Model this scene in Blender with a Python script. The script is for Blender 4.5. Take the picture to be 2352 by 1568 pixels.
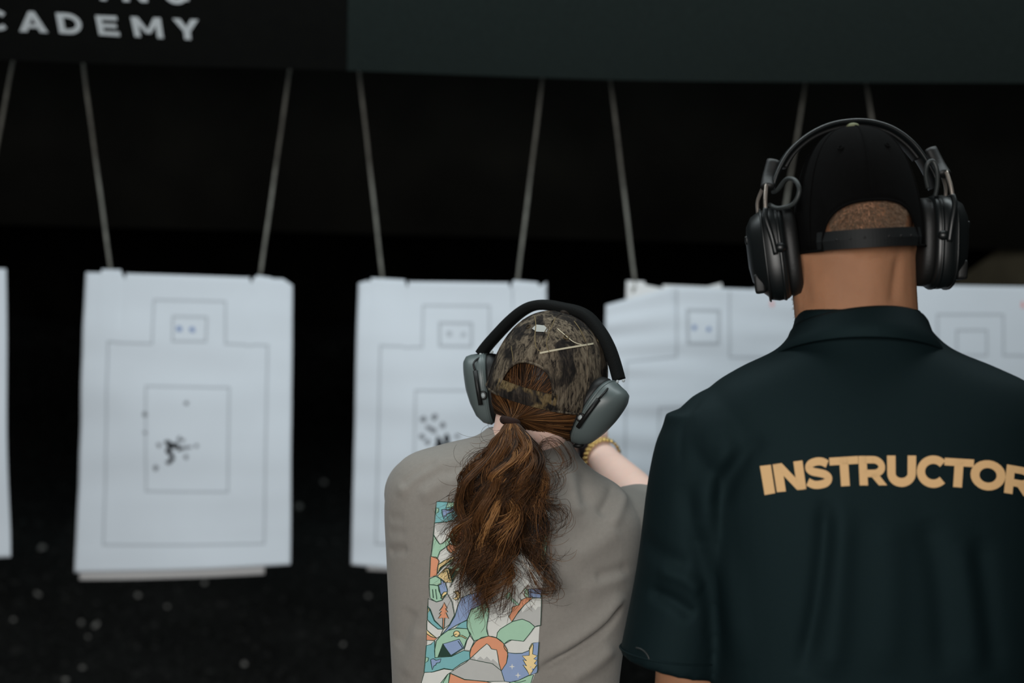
import bpy, bmesh, math, random
import numpy as np
from mathutils import Vector, Matrix, noise
from mathutils.bvhtree import BVHTree
from mathutils.geometry import tessellate_polygon

for o in list(bpy.data.objects):
    bpy.data.objects.remove(o, do_unlink=True)
random.seed(7)
rng = np.random.default_rng(7)
SC = bpy.context.scene
COL = SC.collection
pi = math.pi

# ------------------------------------------------------------------ camera
CAMZ = 1.53
cd = bpy.data.cameras.new('camera')
cam = bpy.data.objects.new('camera', cd)
COL.objects.link(cam)
cam.location = (0, 0, CAMZ)
cam.rotation_euler = (pi / 2, 0, 0)
cd.lens = 50
cd.sensor_width = 36
cd.clip_start = 0.05
cd.dof.use_dof = True
cd.dof.focus_distance = 2.02
cd.dof.aperture_fstop = 2.3
SC.camera = cam
F = 2352 * 50 / 36.0

# ------------------------------------------------------------------ world, lamps, exposure
w = bpy.data.worlds.new('world')
SC.world = w
w.use_nodes = True
w.node_tree.nodes['Background'].inputs[0].default_value = (0.55, 0.62, 0.68, 1)
w.node_tree.nodes['Background'].inputs[1].default_value = 0.008


def area_lamp(name, loc, target, sx, sy, power, col):
    ld = bpy.data.lights.new(name, 'AREA')
    ld.shape = 'RECTANGLE'
    ld.size, ld.size_y = sx, sy
    ld.energy = power
    ld.color = col
    ob = bpy.data.objects.new(name, ld)
    COL.objects.link(ob)
    ob.location = loc
    d = Vector(target) - Vector(loc)
    ob.rotation_euler = d.to_track_quat('-Z', 'Y').to_euler()
    return ob


# tube lamps over the range (downrange of the shooters) and the lit lobby behind the camera
area_lamp('range_ceiling_lamp', (0.1, 2.1, 2.75), (0.2, 3.2, 0.9), 3.2, 0.35, 36, (0.88, 0.98, 1.0))
area_lamp('lobby_lamp', (-0.7, -1.9, 1.8), (0.3, 2.1, 1.3), 2.4, 1.0, 135, (1.0, 0.975, 0.94))

SC.view_settings.view_transform = 'Standard'
SC.view_settings.look = 'None'
SC.view_settings.gamma = 1
SC.view_settings.use_curve_mapping = False
SC.view_settings.exposure = 0.0


# ------------------------------------------------------------------ helpers
def P(px, py, d):
    """point at depth d that the photograph shows at (px, py)"""
    return Vector(((px - 1176) / F * d, d, CAMZ - (py - 784) / F * d))


def srgb(r, g, b):
    def f(c):
        c /= 255.0
        return c / 12.92 if c <= 0.04045 else ((c + 0.055) / 1.055) ** 2.4
    return (f(r), f(g), f(b), 1)


def mat(name, col, rough=0.6, spec=0.5, metal=0.0, noise_amt=0.0, nscale=20.0, bump=0.0, bscale=200.0, sheen=0.0, sss=0.0):
    m = bpy.data.materials.new(name)
    m.use_nodes = True
    nt = m.node_tree
    b = nt.nodes['Principled BSDF']
    b.inputs['Base Color'].default_value = col
    b.inputs['Roughness'].default_value = rough
    b.inputs['Specular IOR Level'].default_value = spec
    b.inputs['Metallic'].default_value = metal
    if sheen:
        b.inputs['Sheen Weight'].default_value = sheen
        b.inputs['Sheen Roughness'].default_value = 0.5
    if sss:
        b.inputs['Subsurface Weight'].default_value = sss
        b.inputs['Subsurface Radius'].default_value = (1.0, 0.35, 0.2)
        b.inputs['Subsurface Scale'].default_value = 0.008
    tc = nt.nodes.new('ShaderNodeTexCoord')
    if noise_amt:
        n = nt.nodes.new('ShaderNodeTexNoise')
        n.inputs['Scale'].default_value = nscale
        n.inputs['Detail'].default_value = 6
        nt.links.new(tc.outputs['Object'], n.inputs['Vector'])
        r = nt.nodes.new('ShaderNodeMapRange')
        r.inputs[1].default_value = 0.3
        r.inputs[2].default_value = 0.7
        r.inputs[3].default_value = 1 - noise_amt
        r.inputs[4].default_value = 1 + noise_amt
        nt.links.new(n.outputs['Fac'], r.inputs[0])
        mx = nt.nodes.new('ShaderNodeVectorMath')
        mx.operation = 'SCALE'
        mx.inputs[0].default_value = col[:3]
        nt.links.new(r.outputs[0], mx.inputs['Scale'])
        nt.links.new(mx.outputs[0], b.inputs['Base Color'])
    if bump:
        n2 = nt.nodes.new('ShaderNodeTexNoise')
        n2.inputs['Scale'].default_value = bscale
        n2.inputs['Detail'].default_value = 4
        nt.links.new(tc.outputs['Object'], n2.inputs['Vector'])
        bp = nt.nodes.new('ShaderNodeBump')
        bp.inputs['Strength'].default_value = bump
        bp.inputs['Distance'].default_value = 0.002
        nt.links.new(n2.outputs['Fac'], bp.inputs['Height'])
        nt.links.new(bp.outputs[0], b.inputs['Normal'])
    return m


def tag(o, label=None, cat=None, group=None, kind=None):
    if label: o['label'] = label
    if cat: o['category'] = cat
    if group: o['group'] = group
    if kind: o['kind'] = kind
    return o


def empty(name, loc, label, cat, group=None):
    o = bpy.data.objects.new(name, None)
    o.empty_display_size = 0.05
    COL.objects.link(o)
    o.location = loc
    return tag(o, label, cat, group)


def world_loc(o):
    v = Vector(o.location)
    while o.parent:
        v = v + Vector(o.matrix_parent_inverse.translation)
        o = o.parent
        v = v + Vector(o.location)
    return v


def adopt(o, parent):
    """parent o (built in world coordinates) without moving it"""
    if parent is None: return o
    o.parent = parent
    o.matrix_parent_inverse = Matrix.Translation(-world_loc(parent))
    return o


def link_mesh(name, me, m=None, parent=None, smooth=True):
    if m is not None:
        me.materials.clear()
        for x in (m if isinstance(m, (list, tuple)) else [m]):
            me.materials.append(x)
    if smooth:
        me.polygons.foreach_set('use_smooth', [True] * len(me.polygons))
    o = bpy.data.objects.new(name, me)
    COL.objects.link(o)
    return adopt(o, parent)


def mk(name, verts, faces, m, parent=None, smooth=True, fm=None):
    me = bpy.data.meshes.new(name)
    me.from_pydata([tuple(v) for v in verts], [], [tuple(f) for f in faces])
    me.update()
    o = link_mesh(name, me, m, parent, smooth)
    if fm is not None:
        me.polygons.foreach_set('material_index', fm)
    return o


def joinp(parts):
    V, Fc = [], []
    for v, f in parts:
        o = len(V)
        V += [Vector(x) for x in v]
        Fc += [tuple(i + o for i in q) for q in f]
    return V, Fc


def loft(rings, cap=True, closed=True):
    n = len(rings[0])
    V = [Vector(p) for r in rings for p in r]
    Fc = []
    for i in range(len(rings) - 1):
        for j in range(n if closed else n - 1):
            k = (j + 1) % n
            Fc.append((i * n + j, i * n + k, (i + 1) * n + k, (i + 1) * n + j))
    if cap:
        c0 = sum((Vector(p) for p in rings[0]), Vector()) / n
        c1 = sum((Vector(p) for p in rings[-1]), Vector()) / n
        a = len(V); V.append(c0)
        b = len(V); V.append(c1)
        L = (len(rings) - 1) * n
        for j in range(n):
            k = (j + 1) % n
            Fc.append((a, k, j))
            Fc.append((b, L + j, L + k))
    return V, Fc


def sring(cx, cy, cz, rx, ry, n=40, e=2.3):
    out = []
    for i in range(n):
        t = 2 * pi * i / n
        c, s = math.cos(t), math.sin(t)
        out.append(Vector((cx + rx * math.copysign(abs(c) ** (2 / e), c), cy + ry * math.copysign(abs(s) ** (2 / e), s), cz)))
    return out


def catmull(pts, k=8, closed=False):
    pts = [Vector(p) for p in pts]
    n = len(pts)
    out = []
    rngi = range(n if closed else n - 1)
    for i in rngi:
        if closed:
            p0, p1, p2, p3 = pts[(i - 1) % n], pts[i], pts[(i + 1) % n], pts[(i + 2) % n]
        else:
            p0, p1, p2, p3 = pts[max(i - 1, 0)], pts[i], pts[i + 1], pts[min(i + 2, n - 1)]
        for j in range(k):
            t = j / k
            out.append(0.5 * ((2 * p1) + (p2 - p0) * t + (2 * p0 - 5 * p1 + 4 * p2 - p3) * t * t + (3 * p1 - p0 - 3 * p2 + p3) * t ** 3))
    if not closed: out.append(pts[-1])
    return out


def tube(path, rad, n=16, up=None, e=2.0, cap=True, closed=False):
    """rad: scalar, list of scalars or list of (a, b): a along the side axis, b along up"""
    path = [Vector(p) for p in path]
    m = len(path)
    rings = []
    ref = Vector(up) if up is not None else None
    prev = None
    for i, p in enumerate(path):
        if closed:
            t = path[(i + 1) % m] - path[i - 1]
        else:
            t = path[min(i + 1, m - 1)] - path[max(i - 1, 0)]
        t.normalize()
        if ref is not None:
            b = ref - t * ref.dot(t)
        elif prev is None:
            q = Vector((0, 0, 1)) if abs(t.z) < 0.9 else Vector((1, 0, 0))
            b = q - t * q.dot(t)
        else:
            b = prev - t * prev.dot(t)
        b.normalize()
        prev = b
        a = t.cross(b)
        r = rad[i] if isinstance(rad, (list, tuple)) else rad
        ra, rb = r if isinstance(r, (list, tuple)) else (r, r)
        ring = []
        for j in range(n):
            th = 2 * pi * j / n
            c, s = math.cos(th), math.sin(th)
            ring.append(p + a * ra * math.copysign(abs(c) ** (2 / e), c) + b * rb * math.copysign(abs(s) ** (2 / e), s))
        rings.append(ring)
    if closed:
        V, Fc = loft(rings, cap=False)
        L = (m - 1) * n
        for j in range(n):
            k = (j + 1) % n
            Fc.append((L + j, L + k, k, j))
        return V, Fc
    return loft(rings, cap)


def interp(rows, k):
    """catmull interpolation of numeric rows"""
    A = np.array(rows, float)
    out = []
    for i in range(len(A) - 1):
        p0, p1, p2, p3 = A[max(i - 1, 0)], A[i], A[i + 1], A[min(i + 2, len(A) - 1)]
        for j in range(k):
            t = j / k
            out.append(0.5 * (2 * p1 + (p2 - p0) * t + (2 * p0 - 5 * p1 + 4 * p2 - p3) * t * t + (3 * p1 - p0 - 3 * p2 + p3) * t ** 3))
    out.append(A[-1])
    return out


def ellipsoid(c, r, n=24, m=14, M=None):
    rings = []
    for i in range(1, m):
        ph = -pi / 2 + pi * i / m
        rings.append([Vector((r[0] * math.cos(ph) * math.cos(2 * pi * j / n), r[1] * math.cos(ph) * math.sin(2 * pi * j / n), r[2] * math.sin(ph))) + Vector(c) for j in range(n)])
    V, Fc = loft(rings, cap=False)
    a = len(V); V.append(Vector(c) + Vector((0, 0, -r[2])))
    b = len(V); V.append(Vector(c) + Vector((0, 0, r[2])))
    L = (m - 2) * n
    for j in range(n):
        k = (j + 1) % n
        Fc.append((a, k, j)); Fc.append((b, L + j, L + k))
    if M is not None: V = [M @ v for v in V]
    return V, Fc


def box(c, s, M=None, bev=0.0):
    bm = bmesh.new()
    bmesh.ops.create_cube(bm, size=1)
    for v in bm.verts:
        v.co = Vector((v.co.x * s[0], v.co.y * s[1], v.co.z * s[2]))
    if bev:
        bmesh.ops.bevel(bm, geom=bm.edges[:], offset=bev, segments=2, affect='EDGES', profile=0.6)
    bm.verts.index_update()
    V = [v.co + Vector(c) for v in bm.verts]
    Fc = [tuple(v.index for v in f.verts) for f in bm.faces]
    bm.free()
    if M is not None: V = [M @ v for v in V]
    return V, Fc


def apply_mods(ob):
    dg = bpy.context.evaluated_depsgraph_get()
    me = bpy.data.meshes.new_from_object(ob.evaluated_get(dg))
    old = ob.data
    bpy.data.objects.remove(ob, do_unlink=True)
    bpy.data.meshes.remove(old)
    return me


def fuse(parts, voxel, smooth=6):
    V, Fc = joinp(parts)
    me = bpy.data.meshes.new('tmp')
    me.from_pydata([tuple(v) for v in V], [], Fc)
    ob = bpy.data.objects.new('tmp', me)
    COL.objects.link(ob)
    r = ob.modifiers.new('r', 'REMESH')
    r.mode = 'VOXEL'
    r.voxel_size = voxel
    if smooth:
        s = ob.modifiers.new('s', 'SMOOTH')
        s.factor = 0.5
        s.iterations = smooth
    return apply_mods(ob)


def coords(me):
    a = np.empty(len(me.vertices) * 3)
    me.vertices.foreach_get('co', a)
    return a.reshape(-1, 3)


def normals(me):
    a = np.empty(len(me.vertices) * 3)
    me.vertices.foreach_get('normal', a)
    return a.reshape(-1, 3)


def set_coords(me, a):
    me.vertices.foreach_set('co', a.ravel())
    me.update()


def smoothstep(a, b, x):
    t = np.clip((x - a) / (b - a), 0, 1)
    return t * t * (3 - 2 * t)


def fold(me, folds, d0, side=-1):
    """press folds into cloth; folds = (list of (px, py), width m, depth m)"""
    C = coords(me); N = normals(me)
    disp = np.zeros(len(C))
    face = smoothstep(0.05, 0.5, side * N[:, 1])
    for pts, wd, amp in folds:
        q = [P(x, y, d0) for x, y in pts]
        q = catmull(q, 5)
        best = np.full(len(C), 9.0)
        tb = np.zeros(len(C))
        for i in range(len(q) - 1):
            a = np.array((q[i].x, q[i].z)); b = np.array((q[i + 1].x, q[i + 1].z))
            ab = b - a
            rel = C[:, [0, 2]] - a
            t = np.clip((rel @ ab) / (ab @ ab + 1e-12), 0, 1)
            dd = np.linalg.norm(rel - t[:, None] * ab, axis=1)
            k = dd < best
            best[k] = dd[k]
            tb[k] = (i + t[k]) / (len(q) - 1)
        taper = np.clip(np.minimum(tb, 1 - tb) * 5, 0.15, 1)
        disp += amp * taper * np.exp(-(best / wd) ** 2)
    C += N * (disp * face)[:, None]
    set_coords(me, C)


def bvh_of(me):
    return BVHTree.FromPolygons([v.co.copy() for v in me.vertices], [tuple(p.vertices) for p in me.polygons])


CAMV = Vector((0, 0, CAMZ))


def cast(bvh, px, py, off, dflt):
    d = (P(px, py, 1.0) - CAMV).normalized()
    hit, nor, idx, dist = bvh.ray_cast(CAMV, d)
    if hit is None:
        return P(px, py, dflt)
    if nor.dot(d) > 0: nor = -nor
    return hit + nor * off


def subdiv_poly(poly, maxlen):
    """2D polygon -> fine triangles (2D)"""
    tri = tessellate_polygon([[Vector((x, y, 0)) for x, y in poly]])
    stack = [(Vector(poly[a]), Vector(poly[b]), Vector(poly[c])) for a, b, c in tri]
    out = []
    while stack:
        a, b, c = stack.pop()
        e = [(b - a).length, (c - b).length, (a - c).length]
        k = max(range(3), key=lambda i: e[i])
        if e[k] <= maxlen:
            out.append((a, b, c)); continue
        if k == 1: a, b, c = b, c, a
        if k == 2: a, b, c = c, a, b
        m = (a + b) / 2
        stack += [(a, m, c), (m, b, c)]
    return out


def drape(polys, bvh, off, dflt, maxlen=10, step=0.0):
    """polys: list of 2D pixel polygons, laid on the surface behind them -> verts, faces, poly index per face"""
    V, Fc, idx, key = [], [], [], {}
    for i, poly in enumerate(polys):
        for t in subdiv_poly(poly, maxlen):
            f = []
            for p in t:
                k = (i, round(p.x, 2), round(p.y, 2))
                if k not in key:
                    key[k] = len(V)
                    V.append(cast(bvh, p.x, p.y, off + step * i, dflt))
                f.append(key[k])
            if len(set(f)) == 3:
                Fc.append(f); idx.append(i)
    return V, Fc, idx


def thick2d(path, wd, closed=False):
    """2D polyline -> quads"""
    path = [Vector(p) for p in path]
    n = len(path)
    L, R = [], []
    for i, p in enumerate(path):
        if closed:
            t = path[(i + 1) % n] - path[i - 1]
        else:
            t = path[min(i + 1, n - 1)] - path[max(i - 1, 0)]
        if t.length < 1e-9: t = Vector((1, 0))
        t.normalize()
        nn = Vector((-t.y, t.x)) * wd / 2
        L.append(p + nn); R.append(p - nn)
    out = []
    for i in range(n if closed else n - 1):
        k = (i + 1) % n
        out.append([tuple(L[i]), tuple(L[k]), tuple(R[k]), tuple(R[i])])
    return out


def smooth2(pts, k=6, closed=False):
    return [(p.x, p.y) for p in catmull([Vector((x, y, 0)) for x, y in pts], k, closed)]


def glyph(ch, s=0.24):
    """bold sans capitals in the unit box, y down"""
    h = s / 2
    def rect(x0, y0, x1, y1): return [(x0, y0), (x1, y0), (x1, y1), (x0, y1)]
    def arc(cx, cy, rx, ry, a0, a1, n=18): return [(cx + rx * math.cos(math.radians(a0 + (a1 - a0) * i / n)), cy + ry * math.sin(math.radians(a0 + (a1 - a0) * i / n))) for i in range(n + 1)]
    q = s * 1.15
    if ch == 'I': return [rect(0, 0, 1, 1)]
    if ch == 'N': return [rect(0, 0, q, 1), rect(1 - q, 0, 1, 1), [(0, 0), (q, 0), (1, 1), (1 - q, 1)]]
    if ch == 'T': return [rect(0, 0, 1, s), rect(.5 - q / 2, 0, .5 + q / 2, 1)]
    if ch == 'E': return [rect(0, 0, q, 1), rect(0, 0, 1, s * .9), rect(0, .5 - h * .85, .92, .5 + h * .85), rect(0, 1 - s * .9, 1, 1)]
    if ch == 'S': return thick2d(smooth2([(.86, .24), (.68, .14), (.46, .115), (.22, .17), (.15, .3), (.27, .42), (.5, .49), (.74, .57), (.86, .7), (.76, .84), (.5, .885), (.28, .86), (.08, .75)], 4), s)
    if ch == 'C': return thick2d(arc(.53, .5, .40, .385, -42, -318, 26), s)
    if ch == 'G': return thick2d(arc(.5, .5, .38, .385, -42, -345, 26), s) + [rect(.55, .48, 1, .48 + s * .8), rect(1 - q, .48, 1, .85)]
    if ch == 'O': return thick2d(arc(.5, .5, .39, .385, 0, 345, 23), s, True)
    if ch == 'U': return thick2d([(q / 2, 0), (q / 2, .3)] + arc(.5, .58, .5 - q / 2, .42 - h, 180, 0, 16) + [(1 - q / 2, .3), (1 - q / 2, 0)], s * 1.08)
    if ch == 'R': return [rect(0, 0, q, 1), [(.36, .6), (.66, .55), (1, 1), (.7, 1)]] + thick2d([(q * .5, h * .95), (.55, h * .95)] + arc(.55, .36, .31, .36 - h * .95, -90, 90, 12) + [(q * .5, .72 - h * .95)], s * .95)
    if ch == 'D': return [rect(0, 0, q, 1)] + thick2d([(q * .5, h * .9), (.42, h * .9)] + arc(.42, .5, .45, .5 - h * .9, -90, 90, 16) + [(q * .5, 1 - h * .9)], s * .95)
    if ch == 'A': return [[(.38, 0), (.62, 0), (.28, 1), (0, 1)], [(.38, 0), (.62, 0), (1, 1), (.72, 1)], rect(.24, .62, .76, .62 + s * .75)]
    if ch == 'M': return [rect(0, 0, s * .9, 1), rect(1 - s * .9, 0, 1, 1), [(0, 0), (s * 1.0, 0), (.58, .8), (.42, .8)], [(1, 0), (1 - s, 0), (.42, .8), (.58, .8)]]
    if ch == 'Y': return [rect(.5 - q / 2, .5, .5 + q / 2, 1), [(0, 0), (.3, 0), (.63, .62), (.37, .62)], [(1, 0), (.7, 0), (.37, .62), (.63, .62)]]


def bilinear(q, u, v):
    tl, tr, br, bl = [Vector(p) for p in q]
    p = (tl * (1 - u) + tr * u) * (1 - v) + (bl * (1 - u) + br * u) * v
    return (p.x, p.y)


def bisect_open(me, co, no, near, rad):
    """cut an opening: removes what lies beyond the plane near a point"""
    bm = bmesh.new(); bm.from_mesh(me)
    near = Vector(near)
    fs = [f for f in bm.faces if (f.calc_center_median() - near).length < rad]
    g = set(fs)
    for f in fs:
        g.update(f.edges); g.update(f.verts)
    bmesh.ops.bisect_plane(bm, geom=list(g), plane_co=co, plane_no=no, clear_outer=True)
    bm.to_mesh(me); bm.free(); me.update()


# ------------------------------------------------------------------ materials
M = {}
M['floor'] = mat('concrete_floor', srgb(46, 47, 47), 0.8, 0.3, noise_amt=0.3, nscale=6)
M['black_wall'] = mat('black_rubber_wall', srgb(14, 14, 13), 0.95, 0.05, noise_amt=0.45, nscale=5, bump=0.3, bscale=60)
M['baffle_dark'] = mat('dark_acoustic_panel', srgb(16, 16, 14), 0.95, 0.05, noise_amt=0.35, nscale=3)
M['panel_grey'] = mat('charcoal_panel', srgb(30, 38, 37), 0.9, 0.1, noise_amt=0.12, nscale=120)
M['sign_black'] = mat('black_sign_board', srgb(11, 12, 11), 0.9, 0.08, noise_amt=0.1, nscale=30)
M['sign_letter'] = mat('grey_vinyl', srgb(196, 202, 206), 0.6, 0.3)
M['rubber'] = mat('shredded_rubber', srgb(31, 34, 34), 0.75, 0.3, noise_amt=0.5, nscale=40)
M['scrap'] = mat('paper_scrap', srgb(150, 152, 150), 0.8, 0.2)
M['lit_wall'] = mat('lit_wall_brown', srgb(84, 80, 66), 0.8, 0.25, noise_amt=0.15, nscale=10)  # brown of the lit side wall, put into the added board
M['rod'] = mat('grey_rod', srgb(118, 118, 112), 0.7, 0.3, noise_amt=0.25, nscale=25)
M['paper'] = mat('white_paper', srgb(206, 214, 223), 0.75, 0.2, noise_amt=0.02, nscale=8)
M['paper_back'] = mat('white_paper_back', srgb(212, 214, 216), 0.75, 0.2, noise_amt=0.02, nscale=8)
M['ink'] = mat('pale_grey_ink', srgb(174, 181, 189), 0.8, 0.2)
M['ink_blue'] = mat('blue_ink', srgb(120, 142, 184), 0.8, 0.2)
M['ink_red'] = mat('red_ink', srgb(222, 160, 160), 0.8, 0.2)
M['hole'] = mat('torn_hole', srgb(20, 22, 26), 0.9, 0.1)
M['hole_soft'] = mat('torn_hole_rim', srgb(120, 124, 131), 0.9, 0.1)

# ------------------------------------------------------------------ the room
def slab(name, lo, hi, m, parent=None, kind='structure'):
    c = [(a + b) / 2 for a, b in zip(lo, hi)]
    s = [b - a for a, b in zip(lo, hi)]
    o = mk(name, *box(c, s), m, parent, smooth=False)
    if kind: o['kind'] = kind
    return o


slab('floor', (-3, -3.2, -0.1), (3, 8.2, 0), M['floor'])
slab('ceiling', (-3, -3.2, 3.0), (3, 8.2, 3.1), M['black_wall'])
slab('wall_left', (-3.1, -3.2, 0), (-3, 8.2, 3.0), M['black_wall'])
slab('wall_right', (3.0, -3.2, 0), (3.1, 8.2, 3.0), M['black_wall'])
slab('wall_back', (-3, 8.0, 0), (3, 8.2, 3.0), M['black_wall'])
slab('wall_front', (-3, -3.2, 0), (3, -3.0, 3.0), M['black_wall'])

# hanging boards above the targets: bottom edge sags away to the right as photographed
def board(name, top, bot, m, label, cat, dtop=2.95, dbot=3.4, th=0.03, parent=None):
    """top and bot: pixel polylines of equal length; a slanted slab"""
    top = smooth2(top, 6); bot = smooth2(bot, 6)
    nr = 14
    front, back = [], []
    for (tx, ty), (bx, by) in zip(top, bot):
        a = P(tx, ty, dtop); c = P(bx, by, dbot)
        front.append([a.lerp(c, i / nr) for i in range(nr + 1)])
        back.append([p + Vector((0, th, 0.012)) for p in front[-1]])
    rings = [f + b[::-1] for f, b in zip(front, back)]
    return tag(mk(name, *loft(rings), m, parent, smooth=False), label, cat)


charcoal = board('baffle_board', [(803, -330), (1400, -330), (1900, -330), (2780, -330)], [(797, 162), (1400, 183), (1900, 189), (2780, 192)],
                 M['panel_grey'], 'charcoal grey baffle board hanging above the targets, right of the lettering', 'board')
sign = board('sign_board', [(-420, -330), (300, -330), (801, -330)], [(-420, 122), (300, 148), (796, 161)],
             M['sign_black'], 'black sign board with grey capital letters above the left targets', 'sign')
sb = bvh_of(sign.data)
LET = [('C', (-32, 20), (16, 23), (21, 70), (-27, 66)), ('A', (44, 24), (100, 26), (111, 74), (45, 71)), ('D', (128, 28), (185, 31), (192, 78), (137, 75)),
       ('E', (219, 34), (268, 36), (276, 82), (228, 79)), ('M', (300, 37), (369, 40), (376, 87), (310, 83)), ('Y', (396, 41), (456, 44), (460, 91), (404, 88)),
       ('I', (225, -50), (240, -50), (246, 0), (231, -1)), ('N', (276, -48), (332, -46), (340, 4), (283, 2)), ('G', (372, -45), (428, -42), (436, 9), (378, 7))]
for ch, *q in LET:
    polys = [[bilinear(q, u, v) for u, v in p] for p in glyph(ch, 0.235)]
    V, Fc, ix = drape(polys, sb, 0.002, 3.2, 40)
    mk('letter', V, Fc, M['sign_letter'], sign, smooth=False)

# dark rear baffle that ends above the target tops
rear = board('rear_baffle', [(-900, -500), (1300, -500), (3200, -500)], [(-900, 492), (1300, 548), (3200, 596)], M['baffle_dark'],
             'near-black rear baffle panel behind the hanging rods', 'panel', dtop=4.55, dbot=4.7, th=0.05)

# shredded rubber berm: sloping bed with granules
def berm():
    nx, ny = 90, 60
    V, Fc = [], []
    for j in range(ny):
        for i in range(nx):
            x = -2.98 + 5.96 * i / (nx - 1)
            t = j / (ny - 1)
            y = 4.55 + 3.4 * t
            z = 0.12 + 1.52 * t ** 0.85 + 0.06 * noise.noise(Vector((x * 1.7, y * 1.7, 0))) + 0.03 * noise.noise(Vector((x * 6, y * 6, 3)))
            V.append((x, y, z))
    for j in range(ny - 1):
        for i in range(nx - 1):
            a = j * nx + i
            Fc.append((a, a + 1, a + nx + 1, a + nx))
    o = mk('rubber_berm', V, Fc, M['rubber'])
    tag(o, 'sloping bed of shredded black rubber behind the targets', 'berm', kind='stuff')
    # granules lying on it
    b = bvh_of(o.data)
    VV, FF = [], []
    cube = [(-1, -1, -1), (1, -1, -1), (1, 1, -1), (-1, 1, -1), (-1, -1, 1), (1, -1, 1), (1, 1, 1), (-1, 1, 1)]
    cf = [(0, 3, 2, 1), (4, 5, 6, 7), (0, 1, 5, 4), (1, 2, 6, 5), (2, 3, 7, 6), (3, 0, 4, 7)]
    for k in range(9000):
        x = random.uniform(-2.6, 2.6); y = 4.6 + 3.2 * random.random() ** 1.5
        h, nn, ii, dd = b.ray_cast(Vector((x, y, 3)), Vector((0, 0, -1)))
        if h is None: continue
        R = Matrix.Rotation(random.uniform(0, 6.3), 3, 'Z') @ Matrix.Rotation(random.uniform(0, 6.3), 3, 'X')
        s = random.uniform(0.006, 0.018)
        sv = (s * random.uniform(.5, 1.6), s * random.uniform(.4, 1), s * random.uniform(.3, .7))
        o0 = len(VV)
        for c in cube:
            VV.append(h + R @ Vector((c[0] * sv[0] * random.uniform(.6, 1), c[1] * sv[1] * random.uniform(.6, 1), c[2] * sv[2])))
        FF += [tuple(i + o0 for i in q) for q in cf]
    g = mk('rubber_granules', VV, FF, M['rubber'], o, smooth=False)
    g['kind'] = 'stuff'
    return b


bb = berm()
SCR = [(98, 1262, 9, 5, .4), (86, 1370, 8, 5, -.5), (222, 1441, 10, 5, .7), (187, 1435, 5, 5, 0), (318, 1372, 6, 5, 0), (385, 1398, 5, 4, 0), (471, 1343, 6, 5, 0), (205, 1468, 4, 4, 0),
       (190, 1538, 6, 5, 0), (150, 1566, 7, 4, .2), (563, 1530, 6, 5, 0), (744, 1112, 6, 5, .2), (686, 1168, 7, 6, 0), (845, 1374, 5, 5, 0), (789, 1486, 5, 4, 0), (31, 1428, 5, 4, 0)]
WH = ['beside the leftmost target sheet', 'below the leftmost target sheet', 'near the lower left corner, tilted', 'left of the tilted scrap', 'under the wide target sheet', 'under the middle of the wide target sheet',
      'below the right half of the wide target', 'below the tilted scrap', 'at the lower left edge of the photo', 'in the lower left corner', 'near the bottom edge between the two left targets',
      'between the two left targets, upper one', 'between the two left targets, lower one', 'left of the grey shirt below the second target', 'low down left of the grey shirt', 'furthest left on the berm']
for (x, y, a, b_, r), wh in zip(SCR, WH):
    c = cast(bb, x, y, 0.012, 5.5)
    d = c.y
    u, v = a / F * d, b_ / F * d
    ring = []
    for j in range(9):
        t = 2 * pi * j / 9
        q = random.uniform(.75, 1.15)
        xx, zz = u * q * math.cos(t), v * q * math.sin(t)
        ring.append(c + Vector((xx * math.cos(r) - zz * math.sin(r), random.uniform(-.004, .004), xx * math.sin(r) + zz * math.cos(r))))
    V, Fc = loft([ring, [p + Vector((0, .006, -.002)) for p in ring]])
    tag(mk('paper_scrap', V, Fc, M['scrap'], smooth=False), 'small pale scrap on the rubber berm ' + wh, 'scrap', 'scraps on the rubber berm')

# brown board added at the far right in place of the lit side wall
V, Fc = loft([[P(2130, 690, 5.3), P(2430, 478, 4.75), P(2460, 1000, 4.75), P(2130, 1000, 5.3)], [P(2130, 690, 5.34), P(2430, 478, 4.79), P(2460, 1000, 4.79), P(2130, 1000, 5.34)]])
tag(mk('lit_wall_board', V, Fc, M['lit_wall'], smooth=False), 'brown board with a sloping top edge, standing in for a lit patch of side wall behind the far right target', 'board')

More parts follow.
